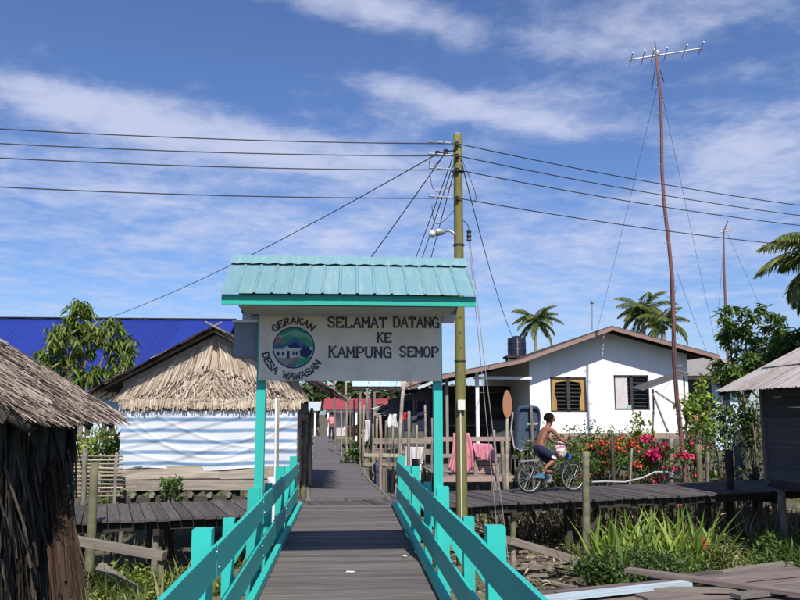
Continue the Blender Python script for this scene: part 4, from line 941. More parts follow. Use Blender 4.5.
# plank pile in the foreground on the right
pp = [((560, 597), (800, 571), .20, 'pile_wood', 0.02, 'rear weathered plank of the loose pile at the lower right'), ((628, 576), (845, 607), .17, 'pile_wood', .075, 'brown plank lying across the pile at the lower right'),
      ((640, 596), (860, 574), .22, 'pile_wood', -.02, 'wide worn plank in the middle of the lower right pile'), ((600, 612), (860, 590), .26, 'pile_wood', -.03, 'wide front plank of the lower right pile'),
      ((690, 573), (790, 558), .15, 'grey_wood', -.06, 'short grey plank behind the lower right pile'), ((535, 603), (688, 586), .16, 'blue_board', .03, 'pale blue painted plank at the left end of the pile'),
      ((560, 585), (640, 577), .22, 'pile_wood', -.10, 'dark short plank behind the pale blue plank')]
wood('blue_board', (.26, .36, .42), (.46, .54, .58), .9, 1.1, (3, 5, 4), .8, (.25, .22, .20), .6)
pp += [((700, 585), (900, 566), .16, 'pile_wood', .03, 'narrow plank lying near the right end of the pile'), ((610, 590), (745, 592), .12, 'grey_wood', .015, 'thin grey batten left of the crossing brown plank'), ((735, 600), (880, 583), .15, 'grey_wood', .04, 'grey plank at the lower right corner of the pile'), ((650, 578), (720, 570), .12, 'pile_wood', -.03, 'short offcut behind the crossing brown plank')]
for a, b, wd, mt, dz, lb in pp:
    p, q = G(*a, -.38), G(*b, -.38); p.z += dz; q.z += dz
    board('loose_plank', None, p, q, wd, .045, mt, label=lb, cat='plank', group='planks of the lower right pile')
jt = thing('low_jetty', 'low dark timber frame carrying the loose planks at lower right', 'jetty', (4, 8, -1))
for yy in (7.3, 8.6, 9.9): board('beam', jt, (1.75, yy - .5, -.53), (6.2, yy + .1, -.53), .1, .14, 'dark_wood')
for xx in (2.1, 4.0, 5.9):
    board('bearer', jt, (xx, 6.4, -.66), (xx, 10.0, -.66), .1, .1, 'dark_wood')
    for yy in (7.2, 9.6): pole('stilt', None, None, (xx, yy, -1.6), (xx, yy, -.5), .07, .07, 'moss_wood', parent=jt)
for i in range(8): board('plank', jt, (1.95 + .1 * (i % 2), 6.9 + i * .31, -.425), (6.1, 7.15 + i * .31, -.425), .28, .03, 'pile_wood')

# ================================================================== UTILITY POLE AND CABLES
UY = 13.1
ub, ut = P(462, 520, UY), P(457.5, 135, UY); ub.z = -1.25
up_ = thing('utility_pole', 'olive weathered wooden utility pole with street lamp behind the sign', 'utility pole', ub)
def upx(z): t = (z - ub.z) / (ut.z - ub.z); return ub.lerp(ut, t)
pts = [upx(ub.z + (ut.z - ub.z) * k / 10) for k in range(11)]
MB().tube(pts, [.100 - .024 * k / 10 for k in range(11)], 14).build('pole_shaft', 'olive_pole', up_, smooth=True)
MB().tube([ut, ut + Vector((0, 0, .03))], [.078, .05], 14).build('pole_cap', 'steel', up_)
for py in (303, 318, 333, 348): 
    c = upx(P(459, py, UY).z); MB().lathe((c.x, c.y - .088, c.z), [(.014, -.006), (.012, .006)], 8, 'Y').build('pole_step_hole', 'dark_metal', up_)
for py in (361, 245, 172): 
    c = upx(P(459, py, UY).z); MB().lathe((c.x, c.y, c.z), [(.100, -.012), (.102, -.01), (.102, .01), (.100, .012)], 14).build('band', 'dark_metal', up_)
c = upx(P(459, 405, UY).z); mbx = MB().box((c.x - .01, c.y - .13, c.z), (.12, .09, .17)).build('meter_box', 'pvc', up_)
MB().tube([(c.x - .02, c.y - .11, c.z - .08), (upx(0).x - .02, upx(0).y - .115, -.9)], .013, 6).build('earth_pipe', 'pvc', up_)
# lamp
l0 = upx(P(456, 231, UY).z); lh = P(437, 232, UY - .05)
MB().tube([l0 + Vector((-.05, -.04, -.10)), l0 + Vector((-.10, -.04, -.04)), l0.lerp(lh, .45) + Vector((0, 0, .02)), l0.lerp(lh, .72)], .022, 8).build('lamp_arm', 'steel', up_, smooth=True)
dirl = (lh - l0).normalized(); m = MB(); m.tube([l0.lerp(lh, .62), l0.lerp(lh, .75), l0.lerp(lh, 1.0), lh + dirl * .06], [.03, .055, .075, .05], 12); lamp = m.build('lamp_housing', 'steel', up_, smooth=True)
MB().tube([lh + dirl * .05 + Vector((0, 0, -.02)), lh + dirl * .10 + Vector((0, 0, -.03)), lh + dirl * .14 + Vector((0, 0, -.035))], [.06, .065, .03], 12).build('lamp_glass', 'lamp_glass', lamp, smooth=True)
# spool insulators and brackets
wy_l = [146, 158, 172, 200]
att = []
for k, py in enumerate(wy_l):
    c = upx(P(457, py, UY).z); att.append(c + Vector((-.03, -.12, 0)))
    MB().tube([c + Vector((-.03, -.05, 0)), c + Vector((-.03, -.15, 0))], .012, 6).lathe((c.x - .03, c.y - .12, c.z - .035), [(.022, 0), (.036, .012), (.022, .035), (.036, .058), (.022, .07)], 10).build('insulator', 'dark_metal', up_)
for i, (px, py) in enumerate(((446, 152), (437.5, 153.5))):
    a = P(px, py, UY - .1); MB().lathe((a.x, a.y, a.z - .05), [(.02, 0), (.05, .02), (.03, .05), (.05, .08), (.02, .1)], 10).build('connector', 'dark_metal', up_)
ca = upx(P(457, 150, UY).z); MB().tube([ca, P(446, 151.5, UY - .1), P(437.5, 153.5, UY - .1), P(430, 158, UY - .1)], .013, 6).build('connector_arm', 'dark_metal', up_)
def cable(label, a, b, sag, r=.009, n=16, cat='cable', grp='overhead power cables', name='power_cable', mat='black_wire'):
    a, b = Vector(a), Vector(b); pts = [a.lerp(b, k / n) - Vector((0, 0, sag * 4 * (k / n) * (1 - k / n))) for k in range(n + 1)]
    return MB().tube(pts, r, 5).build(name, mat, loc=a, label=label, cat=cat, group=grp)
ords = ['topmost', 'second from top', 'third from top', 'lowest']
LEFTY = [129, 143.5, 158, 187]; RIGHTY = [205.5, 215.5, 225.5, 246]
for k in range(4):
    xa = -6.0; 
    L = P(0, LEFTY[k], bwy(-5.4) - .85); e = att[k] + (L - att[k]) * 2.6
    # choose sag so that the cable passes the point seen at the left edge of the photo
    t = 1 / 2.6; s = .35; e2 = att[k] + ((L + Vector((0, 0, s * 4 * t * (1 - t)))) - att[k]) / t
    cable(f'{ords[k]} of the four black cables running left from the pole', att[k], e2, s, .0095, 30)
    Rr_ = P(800, RIGHTY[k], bwy(9.2) - .85); t = .42; s = .42; e3 = att[k] + ((Rr_ + Vector((0, 0, s * 4 * t * (1 - t)))) - att[k]) / t
    cable(f'{ords[k]} of the four black cables running right from the pole', att[k], e3, s, .0095, 30)
    cw = MB(); 
    for s_ in (-1,):
        for q in range(3):
            d = ((e2 - att[k]).normalized()); cw.tube([att[k] + d * (.12 + q * .15), att[k] + d * (.22 + q * .15)], .018, 6)
    cw.build('splice_sleeve', 'steel', up_)
DROP = [((437, 154), (72, 329), 31.5, .35, 'service cable sagging down left to the blue roofed house'), ((446, 152), (290, 366), 15.7, .05, 'service cable slanting steeply down behind the sign roof'),
        ((452, 160), (368, 384), 33.1, .05, 'leftmost of three cables dropping behind the sign roof'), ((453, 165), (379, 384.5), 33.1, .05, 'middle of three cables dropping behind the sign roof'), ((454, 172), (396, 385), 33.1, .05, 'rightmost of three cables dropping behind the sign roof'),
        ((461, 160), (513, 338), 28.2, .3, 'service cable running down right to the porch roof')]
for a, b, yv, s, lb in DROP:
    p = P(*a, UY - .08); q = P(*b, yv)
    cable(lb, p, q, s, .0095, 18, grp='service cables from the pole')
m = MB()                                       # jumper loops on the pole
for a, b, s in (((446, 153), (430, 158), .25), ((430, 172), (456, 182), .3), ((432, 205), (456, 208), .35), ((462, 160), (470, 200), -.3)):
    p, q = P(*a, UY - .12), P(*b, UY - .1); m.tube([p.lerp(q, k / 12) + Vector((-.12 * math.sin(math.pi * k / 12) * (1 if s > 0 else -1.4), 0, -abs(s) * .9 * math.sin(math.pi * k / 12))) for k in range(13)], .006, 5)
m.build('jumper_wire', 'black_wire', up_)
sw0 = P(468.5, 225, UY - .02)
for k, (b, r) in enumerate((((502, 524), .007), ((511, 524), .007))):
    q = P(*b, 12.3); q.z = -1.1; a = P(469 + k, 242, UY - .05)
    d = cable(('left', 'right')[k] + ' of the two pale stay wires slanting down from the pole to the bank', a, q, 0, r, 4, cat='stay wire', grp='stay wires of the utility pole', name='stay_wire', mat='stay')
MB().tube([upx(sw0.z) + Vector((.06, 0, .12)), P(468.5, 226, UY), P(469, 243, UY - .05)], .008, 5).lathe(P(469, 236, UY - .02), [(.02, -.10), (.045, -.08), (.03, -.03), (.045, 0), (.03, .04), (.045, .08), (.02, .1)], 10).build('stay_insulator', 'dark_metal', up_)

# ================================================================== TALL RED MAST WITH AERIAL
MY = 19.6
mb_, mt_ = P(684, 478, MY), P(656, 55, MY); mb_.z = -1.2
ms = thing('aerial_mast', 'tall leaning rusty red wooden mast carrying a long television aerial', 'mast', mb_)
pts = [mb_.lerp(mt_, k / 12) + Vector((.05 * math.sin(k * 1.3), 0, 0)) for k in range(13)]; pts[-1] = mt_
MB().tube(pts, [.064 - .028 * k / 12 for k in range(13)], 10).build('mast_shaft', 'mast', ms, smooth=True)
for k in range(30):
    c = mb_.lerp(mt_, .12 + .86 * k / 30); s = 1 if k % 2 else -1; MB().tube([c, c + Vector((s * .13, -.03, .01))], .012, 5).build('climbing_peg', 'steel', ms)
b0, b1 = P(629, 60, MY), P(702, 48.5, MY)
boom = MB().tube([b0, b1], .022, 8).build('boom', 'steel', ms)
for t, ln, tilt in ((.03, .30, 1), (.19, .32, 1), (.32, .28, 1), (.5, .26, 1), (.76, .28, .7), (.985, .27, .7)):
    c = b0.lerp(b1, t); d = Vector((.12 * tilt, .62, -.16)).normalized() * ln; MB().tube([c - d, c + d], .013, 6).build('element', 'steel', boom)
MB().tube([mt_ - Vector((0, 0, .1)), mt_ + Vector((-.01, 0, .42))], .014, 6).build('spike', 'dark_metal', ms)
MB().lathe(P(657, 53, MY), [(.05, -.06), (.06, 0), (.05, .06)], 10).build('clamp', 'steel', ms)
MB().tube([P(655, 68, MY - .1), P(653, 82, MY - .12), P(651.5, 90, MY - .1)], .012, 5).tube([P(660, 70, MY - .1), P(664, 82, MY - .12)], .012, 5).build('feeder', 'black_wire', ms)
MB().tube([P(668, 250, MY - .12).lerp(P(680, 440, MY - .12), k / 8) + Vector((.02 * math.sin(k * 2), 0, 0)) for k in range(9)], .01, 5).build('feeder_cable', 'black_wire', ms)
for a, b, yv, lb in (((660, 75), (597, 331), 25.2, 'thin guy wire from the red mast down left to the roof'), ((659, 80), (728, 400), 31, 'thin guy wire from the red mast down right behind the trees'), ((677, 272), (707, 352), 27, 'short guy wire low on the red mast toward the trees'), ((677, 285), (662, 339), 25, 'short guy wire low on the red mast toward the gable')):
    cable(lb, P(*a, MY), P(*b, yv), .05, .005, 10, cat='guy wire', grp='guy wires of the red mast', name='guy_wire', mat='dark_metal')
# far thin mast
fm = thing('thin_mast', 'distant thin brown mast with small crosspiece above the mango tree', 'mast', (P(724, 330, 42).x, 42, -1.2))
MB().tube([(P(724, 330, 42).x, 42, -1.2), P(724, 268, 42), P(723.5, 232, 42), P(728, 221, 42)], [.09, .07, .05, .03], 8).build('mast_shaft', 'mast', fm)
MB().tube([P(720, 232, 42), P(732, 230.5, 42)], .03, 6).build('crosspiece', 'steel', fm)
for b, lb in (((717, 330), 'faint guy wire left of the thin distant mast'), ((762, 310), 'faint guy wire right of the thin distant mast')): cable(lb, P(725, 228, 42), P(*b, 44), 0, .008, 6, cat='guy wire', grp='guy wires of the thin mast', name='guy_wire', mat='dark_metal')

# ================================================================== BACKGROUND BUILDINGS
# long house with the blue roof
bx0, bx1 = P(-60, 330, 30).x, P(235, 330, 34).x; rz0 = P(100, 319, 34).z; ezb = P(100, 392, 28).z
bh = thing('blue_roof_house', 'long pale house with a big dark blue metal roof behind the stall', 'house', ((bx0 + bx1) / 2, 31, -1))
k = 14; sw = (bx1 - bx0) / k
for i in range(k):
    MB().corr((bx0 + sw * i, 34, rz0 + .006 * (i % 2)), (sw + .02, 0, 0), (0, -6, ezb - rz0), .28, .006, 2, rib=True).build('roof_sheet', 'blue_roof', bh, solid=.002)
    MB().corr((bx0 + sw * i, 34, rz0 + .006 * (i % 2)), (sw + .02, 0, 0), (0, 6, ezb - rz0), .28, .006, 2, rib=True).build('roof_sheet', 'blue_roof', bh, solid=.002)
board('ridge_cap', bh, (bx0 - .05, 34, rz0 + .035), (bx1 + .05, 34, rz0 + .035), .30, .03, 'tank')
k = 12; sw = (bx1 - bx0 - .8) / k
for i in range(k):
    a = bx0 + .4 + sw * i; MB().box((a + sw / 2, 28.9, (ezb + .2 - .2) / 2 + .1), (sw - .015, .06, ezb + .3)).build('wall_panel', 'pale_blue' if i % 3 else 'white_wall', bh)
for px in (62, 84, 108):
    a, b = P(px - 7, 419, 28.8), P(px + 7, 437, 28.8); f = MB()
    for p, q in (((a.x, a.z), (b.x, a.z)), ((a.x, b.z), (b.x, b.z)), ((a.x, a.z), (a.x, b.z)), ((b.x, a.z), (b.x, b.z)), (((a.x + b.x) / 2, a.z), ((a.x + b.x) / 2, b.z))): f.bar((p[0], 28.82, p[1]), (q[0], 28.82, q[1]), .06, .06, up=(0, 1, 0))
    wn = f.build('window', 'white_paint', bh); MB().box(((a.x + b.x) / 2, 28.86, (a.z + b.z) / 2), (b.x - a.x, .012, a.z - b.z)).build('pane', 'louvre_glass', wn)
board('veranda_rail', bh, (P(50, 438, 28.2).x, 28.2, P(60, 439, 28.2).z), (P(130, 438, 28.2).x, 28.2, P(60, 439, 28.2).z), .06, .14, 'barge')
for i in range(3): MB().box(((bx0 + bx1) / 2, 29 + i * 4.8, -.25), (bx1 - bx0 - 1, .2, .25)).build('floor_beam', 'dark_wood', bh)
for px in (20, 60, 100, 140, 200): a = P(px, 440, 28.9); pole('stilt', None, None, (a.x, 28.95, -1.4), (a.x, 28.95, -.2), .1, .1, 'concrete', parent=bh)
# small grey-roofed house right of the white one
gx0, gx1 = P(672, 370, 33).x, P(752, 370, 33).x; ge = P(700, 376, 32.3).z; gr = P(700, 357, 36).z
gh_ = thing('grey_roof_house', 'small pale blue house with weathered grey roof behind the shrubs', 'house', ((gx0 + gx1) / 2, 35, -1))
for i in range(4):
    s = (gx1 - gx0) / 4; MB().corr((gx0 + s * i, 36, gr + .006 * (i % 2)), (s + .02, 0, 0), (0, -3.7, ge - gr), .12, .014, 2).build('roof_sheet', 'grey_roof', gh_, solid=.003)
    MB().corr((gx0 + s * i, 36, gr + .006 * (i % 2)), (s + .02, 0, 0), (0, 3.7, ge - gr), .12, .014, 2).build('roof_sheet', 'grey_roof', gh_, solid=.003)
board('fascia', gh_, (gx0, 32.3, ge - .08), (gx1, 32.3, ge - .08), .03, .12, 'dark_wood')
for i in range(8):
    s = (gx1 - gx0 - .6) / 8; a = gx0 + .3 + s * i; MB().box((a + s / 2, 33.2, (ge + .2) / 2), (s - .012, .06, ge + .1)).build('wall_panel', 'hut_wall' if i < 4 else 'pale_blue', gh_)
a, b = P(722, 382, 33.1), P(731, 412, 33.1); wn = MB().box(((a.x + b.x) / 2, 33.14, (a.z + b.z) / 2), (b.x - a.x + .1, .04, a.z - b.z + .1)).build('window', 'white_paint', gh_); MB().box(((a.x + b.x) / 2, 33.1, (a.z + b.z) / 2), (b.x - a.x, .06, a.z - b.z)).build('pane', 'navy', wn)
for xx in np.linspace(gx0 + .4, gx1 - .4, 4): pole('stilt', None, None, (xx, 33.3, -1.4), (xx, 33.3, .1), .1, .1, 'concrete', parent=gh_)
# red-roofed house at the end of the walkway
def far_house(name, label, px0, px1, pe, prr, Y, dep, roof, wall, wins, lowz=-.2):
    x0, x1 = P(px0, 400, Y).x, P(px1, 400, Y).x; e, r = P(370, pe, Y).z, P(370, prr, Y + dep / 2).z
    h = thing(name, label, 'house', ((x0 + x1) / 2, Y + dep / 2, -1)); ks = max(2, int((x1 - x0) / 2)); s = (x1 - x0) / ks
    for i in range(ks):
        MB().corr((x0 + s * i, Y + dep / 2, r + .008 * (i % 2)), (s + .02, 0, 0), (0, -dep / 2 - .1, e - r), .2, .02, 2).build('roof_sheet', roof, h, solid=.003)
        MB().corr((x0 + s * i, Y + dep / 2, r + .008 * (i % 2)), (s + .02, 0, 0), (0, dep / 2 + .1, e - r), .2, .02, 2).build('roof_sheet', roof, h, solid=.003)
    MB().box(((x0 + x1) / 2, Y + dep / 2 + .5, (e + lowz) / 2), (x1 - x0 - 1, dep - 1.4, e - lowz - .1)).build('wall', wall, h)
    for (a, b, c, d) in wins:
        p, q = P(a, b, Y + .6), P(c, d, Y + .6); wn = MB().box(((p.x + q.x) / 2, Y + 1.17, (p.z + q.z) / 2), (q.x - p.x + .15, .06, p.z - q.z + .15)).build('window', 'white_paint', h); MB().box(((p.x + q.x) / 2, Y + 1.14, (p.z + q.z) / 2), (q.x - p.x, .06, p.z - q.z)).build('pane', 'navy', wn)
    for xx in np.linspace(x0 + .4, x1 - .4, 5): board('veranda_post', h, (xx, Y + .15, -1.2), (xx, Y + .15, e - .05), .13, .13, 'white_paint', up=(0, 1, 0))
    board('veranda_beam', h, (x0 + .2, Y + .15, e - .1), (x1 - .2, Y + .15, e - .1), .08, .18, 'white_paint')
    MB().box(((x0 + x1) / 2, Y + dep / 2, lowz - .06), (x1 - x0 - .4, dep - .2, .12)).build('floor', 'grey_wood', h)
    return h
far_house('red_roof_house', 'distant cream house with red metal roof at the end of the walkway', 323, 446, 410, 399, 62, 8, 'red_roof', 'curtain_white', [(345, 415, 352, 426), (362, 415, 369, 426), (380, 415, 386, 426), (396, 415, 402, 426)])
far_house('far_grey_house', 'distant house with pale grey roof left of the red roofed one', 272, 320, 411, 402, 66, 7, 'light_roof', 'hut_wall', [(300, 415, 306, 424)])
# open shed with pale blue roof beside the walkway
SY2 = 33.0
sx0_, sx1_ = P(352, 386, SY2).x, P(408, 386, SY2).x; sz = P(370, 388, SY2).z; sr = P(370, 378, SY2 + 3).z
sh = thing('open_shed', 'open shed with pale blue metal roof right of the walkway', 'shed', ((sx0_ + sx1_) / 2, SY2 + 1.5, -1))
for i in range(3):
    s = (sx1_ - sx0_) / 3; MB().corr((sx0_ + s * i, SY2 + 3, sr + .3), (s + .02, 0, 0), (0, -3.05, sz - sr - .25), .12, .014, 2).build('roof_sheet', 'pale_blue', sh, solid=.003)
board('fascia', sh, (sx0_, SY2, sz), (sx1_, SY2, sz), .03, .16, 'dark_wood'); board('side_fascia', sh, (sx0_, SY2, sz), (sx0_, SY2 + 3, sr + .25), .03, .18, 'dark_wood')
for xx in (sx0_ + .35, sx0_ + .95, sx1_ - .1):
    for yy in (SY2 + .1, SY2 + 2.8): board('post', sh, (xx, yy, -1.3), (xx, yy, sz), .1, .1, 'grey_wood', up=(0, 1, 0))
MB().box(((sx0_ + sx1_) / 2 + .3, SY2 + 1.5, -.05), (sx1_ - sx0_, 3, .08)).build('floor', 'grey_wood', sh)
for i in range(8): board('back_plank', sh, (sx0_ + 1.2, SY2 + 2.9, .1 + i * .26), (sx1_, SY2 + 2.9, .1 + i * .26), .02, .25, 'dark_wood')
# lean-to in front of it
for a, b, yv, lb, mt, dp in (((373, 409), (413, 396), 29.2, 'grey metal lean-to roof rising right toward the white house', 'light_roof', 2.6), ((376, 415), (404, 406), 27.9, 'lower brown lean-to roof on poles above the laundry', 'grey_roof', 1.3)):
    p, q = P(*a, yv), P(*b, yv); lt = thing('lean_to', lb, 'lean-to', ((p.x + q.x) / 2, yv, -1))
    MB().corr(q, (0, dp, 0), p - q, .1, .012, 2).build('roof_sheet', mt, lt, solid=.003)
    board('edge_beam', lt, p - Vector((0, -.03, .06)), q - Vector((0, -.03, .06)), .05, .08, 'grey_wood')
    for e in (p.lerp(q, .04), p.lerp(q, .96)):
        for yy in (yv + .05, yv + dp - .1): pole('post', None, None, (e.x, yy, -1.3), (e.x, yy, e.z - .05), .045, .04, 'bamboo', parent=lt)
    for i in range(6):
        if yv > 29: board('wall_plank', lt, (p.x + .2, yv + dp - .15, .1 + i * .24), (q.x, yv + dp - .15, .1 + i * .24), .02, .23, 'dark_wood')
# brown thatched hip beside the wing
p = P(412, 386, 30.5); tp = thing('thatched_lean_to', 'small brown thatched roof peeking below the sign right of centre', 'lean-to', (p.x, 31, -1))
thatch(tp, P(402, 379, 31.5), Vector((1.0, 0, .0)), P(402, 392, 30) - P(402, 379, 31.5), 260, 'thatch_old', .4, .06)
for px in (403, 424): a = P(px, 391, 30.2); pole('post', None, None, (a.x, 30.2, -1.3), a, .05, .05, 'dark_wood', parent=tp)

# ------------------------------------------------------------------ bare poles beside the walkway
PL = [((334, 381), (336, 440), 34, .055, 'grey_wood'), ((346, 379), (347, 445), 33, .06, 'bamboo'), ((354, 400), (353, 440), 36, .045, 'bamboo'), ((367, 388), (368, 452), 28, .06, 'grey_wood'), ((360, 402), (361, 462), 25, .045, 'bamboo'),
      ((380, 415), (381, 486), 19.5, .045, 'pink_wood'), ((404, 380), (395, 470), 21.5, .06, 'pale_wood'), ((409, 411), (409, 478), 20.2, .05, 'bamboo'), ((373, 424), (374, 476), 21.5, .03, 'bamboo'), ((425, 405), (424, 455), 24, .04, 'grey_wood'), ((393, 425), (392, 465), 23, .035, 'bamboo')]
nm = ['grey pole standing tallest at the far right edge of the walkway', 'tall pale bamboo pole rising under the sign centre', 'short bamboo pole beside the distant orange bench', 'grey pole in front of the open shed', 'thin bamboo pole left of the laundry', 'reddish pole at the near right edge of the walkway', 'pale pole leaning up toward the sign right of the walkway', 'bamboo pole left of the right sign post', 'thin stick at the near right edge of the walkway', 'slim grey pole in front of the dark wing', 'thin bamboo stick among the pale rails']
for (a, b, yv, r, mt), lb in zip(PL, nm):
    q = P(*b, yv); pole('bare_pole', lb, 'pole', Vector((q.x, yv, -1.35)), P(*a, yv), r, r * .8, mt, 'poles beside the walkway', wob=.02)
PX = [((341, 410), (342, 446), 31, .035, 'bamboo'), ((350, 396), (351, 450), 30, .03, 'grey_wood'), ((364, 405), (364, 458), 24.5, .03, 'bamboo'), ((386, 420), (387, 470), 22.2, .03, 'grey_wood'), ((399, 432), (400, 468), 21.8, .035, 'bamboo'), ((417, 425), (416, 462), 22.6, .03, 'bamboo'), ((432, 418), (432, 462), 22.8, .035, 'grey_wood')]
nx_ = ['thin bamboo pole between the two tall poles far down the walkway', 'thin grey pole just left of the shed corner', 'slim bamboo pole left of the pale pink laundry', 'slim grey stick just left of the white shirt', 'short bamboo stick under the red cloth', 'short bamboo stick behind the grey blanket', 'slim grey pole close to the right sign post']
for (a, b, yv, r, mt), lb in zip(PX, nx_):
    q = P(*b, yv); pole('bare_pole', lb, 'pole', Vector((q.x, yv, -1.35)), P(*a, yv), r, r * .8, mt, 'poles beside the walkway', wob=.02)
PL2 = [((302, 402), (303, 468), 22, .05, 'bamboo'), ((307, 410), (308, 470), 21, .06, 'grey_wood'), ((312, 408), (310, 476), 20, .05, 'bamboo'), ((304, 420), (304, 496), 17.6, .075, 'moss_wood'), ((309, 446), (309, 490), 18.2, .06, 'bamboo')]
nm = ['leftmost thin bamboo pole beside the striped stall', 'grey pole between two bamboo poles beside the stall', 'bamboo pole leaning over the left walkway edge', 'thick mossy post at the left start of the walkway', 'short bamboo post at the left start of the walkway']
for (a, b, yv, r, mt), lb in zip(PL2, nm):
    q = P(*b, yv); pole('bare_pole', lb, 'pole', Vector((q.x, yv, -1.35)), P(*a, yv), r, r * .8, mt, 'poles left of the walkway', wob=.02)
# white pipe and bamboo beside the left railing
q = P(276, 480, 12.2); pole('white_pipe', 'white plastic pipe standing behind the left railing', 'pipe', (q.x, 12.2, -1.2), P(276, 398, 12.2), .014, .014, 'white_paint', wob=.004)
q = P(279, 480, 12.3); pole('bare_pole', 'thin bamboo stick tied beside the white plastic pipe', 'pole', (q.x, 12.3, -1.2), P(278.5, 400, 12.3), .02, .018, 'bamboo', wob=.006)
a = P(274, 484, 12.0); MB().lathe((a.x, 12.0, a.z - .06), [(.09, 0), (.10, .02), (.10, .14), (.085, .16)], 14).tube([(a.x, 12.0, a.z - .05), (a.x, 12.0, -1.1)], .03, 6).build('white_bucket', 'white_paint', loc=(a.x, 12, -1.1), label='small white bucket on a stake behind the left railing', cat='bucket')
# pale rail fences right of the walkway
def rails(label, a, b, pys, yv, mat, posts, wd=.10, gone=None):
    r = thing('rail_fence', label, 'fence', (P(a, 450, yv).x, yv, -1))
    for p0, p1 in pys: board('rail', r, P(a, p0, yv), P(b, p1, yv), .035, wd, mat)
    for px in posts: t = P(px, min(min(q) for q in pys) - 2, yv + .06); board('post', r, (t.x, yv + .06, -1.3), (t.x, yv + .06, t.z), .08, .08, 'grey_wood', up=(0, 1, 0))
    return r
rails('pale plank rail running to the right sign post below the laundry', 372, 442, [(441, 441), (451, 452)], 24, 'pale_wood', (374, 405, 438), .16)
rails('lower grey rail fence near the walkway right of the bridge end', 364, 402, [(455, 455.5), (464, 464)], 21, 'pale_wood', (365, 384, 401), .09)
rails('distant white rail fence beside the far walkway', 344, 372, [(428, 428), (434, 433)], 38, 'white_paint', (345, 358, 371), .14)
# dark plank wall filling the space under the lean-tos
ob = thing('orange_bench', 'distant orange plank bench right of the walkway', 'bench', (P(355, 436, 37).x, 37, -1))
for i in range(3): board('seat_board', ob, P(345, 437 - i * 1.2, 37 + i * .2), P(362, 434 - i * 2.4, 37 + i * .2), .18, .08, 'orange_paint')
board('back_board', ob, P(346, 431, 37.7), P(363, 425, 37.7), .06, .22, 'orange_paint'); 
for px in (347, 361): a = P(px, 438, 37.2); board('leg', ob, (a.x, 37.2, -1.2), (a.x, 37.2, a.z), .1, .1, 'orange_paint', up=(0, 1, 0))
# laundry
cloth('hanging_shirt', 'white shirt on the line between the poles right of the walkway', 'laundry', ((388, 414), (398, 414)), 13 * 23 / FPX, 23.0, 'white_cloth', 2, .04, .2, 'laundry right of the walkway')
cloth('hanging_cloth', 'red cloth hanging beside the white shirt', 'laundry', ((400, 413), (407, 412)), 8 * 23 / FPX, 23.0, 'red_cloth', 2, .04, .1, 'laundry right of the walkway')
cloth('hanging_cloth', 'pale pink cloth on the grey pole before the open shed', 'laundry', ((364, 420), (370, 420)), 20 * 28 / FPX, 27.7, 'curtain_white', 2, .05, .2, 'laundry right of the walkway')
cloth('hanging_cloth', 'grey blanket over the pale plank rail near the sign post', 'laundry', ((404, 447), (424, 447)), 18 * 23.8 / FPX, 23.8, 'curtain_white', 3, .05, .1, 'laundry right of the walkway')
cable('clothes line strung between the poles right of the walkway', P(380, 414, 23.0), P(428, 412, 23.0), .02, .008, 6, cat='line', grp=None, name='clothes_line')
for i, (px, py, yv, mt, lb) in enumerate(((377, 470, 20.6, 'blue_plastic', 'small dark blue jug by the walkway edge'), (418, 470, 21.5, 'white_cloth', 'small white jug below the pale plank rail'))):
    a = P(px, py, yv); MB().lathe((a.x, yv, a.z - .05), [(.08, 0), (.10, .04), (.10, .18), (.05, .24), (.03, .26), (.035, .30)], 12).box((a.x, yv, -.58 + a.z / 2), (.14, .14, a.z + 1.05)).build('plastic_jug', mt, loc=(a.x, yv, -1.1), label=lb, cat='jug')
# post stumps between the bridge end and the pole
for px, lb in ((407, 'black stump left of the right sign post'), (428, 'black stump right beside the right sign post')):
    a = P(px + 9, 459, 17.2); pole('stump', lb, 'post', (a.x, 17.2, -1.3), a, .10, .09, 'dark_wood', n=9)
# hose along the boardwalk
ptsh = [P(592, 482, 18.4), P(604, 481.5, 18.5), P(625, 482, 18.6), P(642, 478, 18.8), P(655, 472, 18.9), (P(668, 472, 19)), P(676, 476, 19.1)]
MB().tube(ptsh, .02, 8).build('water_pipe', 'hose', loc=ptsh[0], smooth=True, label='grey water pipe curving along the back of the boardwalk below the flowers', cat='pipe')
# grey upright boards of a small fence at the right
fb = thing('board_fence', 'short fence of upright grey boards left of the plank hut', 'fence', (P(742, 470, 20.5).x, 20.5, -1))
for i, px in enumerate((735, 740.5, 746, 751.5, 757, 762)): a = P(px, 424 + (i % 3) * 6, 20.5); board('picket', fb, (a.x, 20.5, -1.2), a, .13, .02, 'hut_wall', up=(0, 1, 0))
board('fence_rail', fb, P(733, 445, 20.55), P(764, 445, 20.55), .05, .08, 'hut_wall')

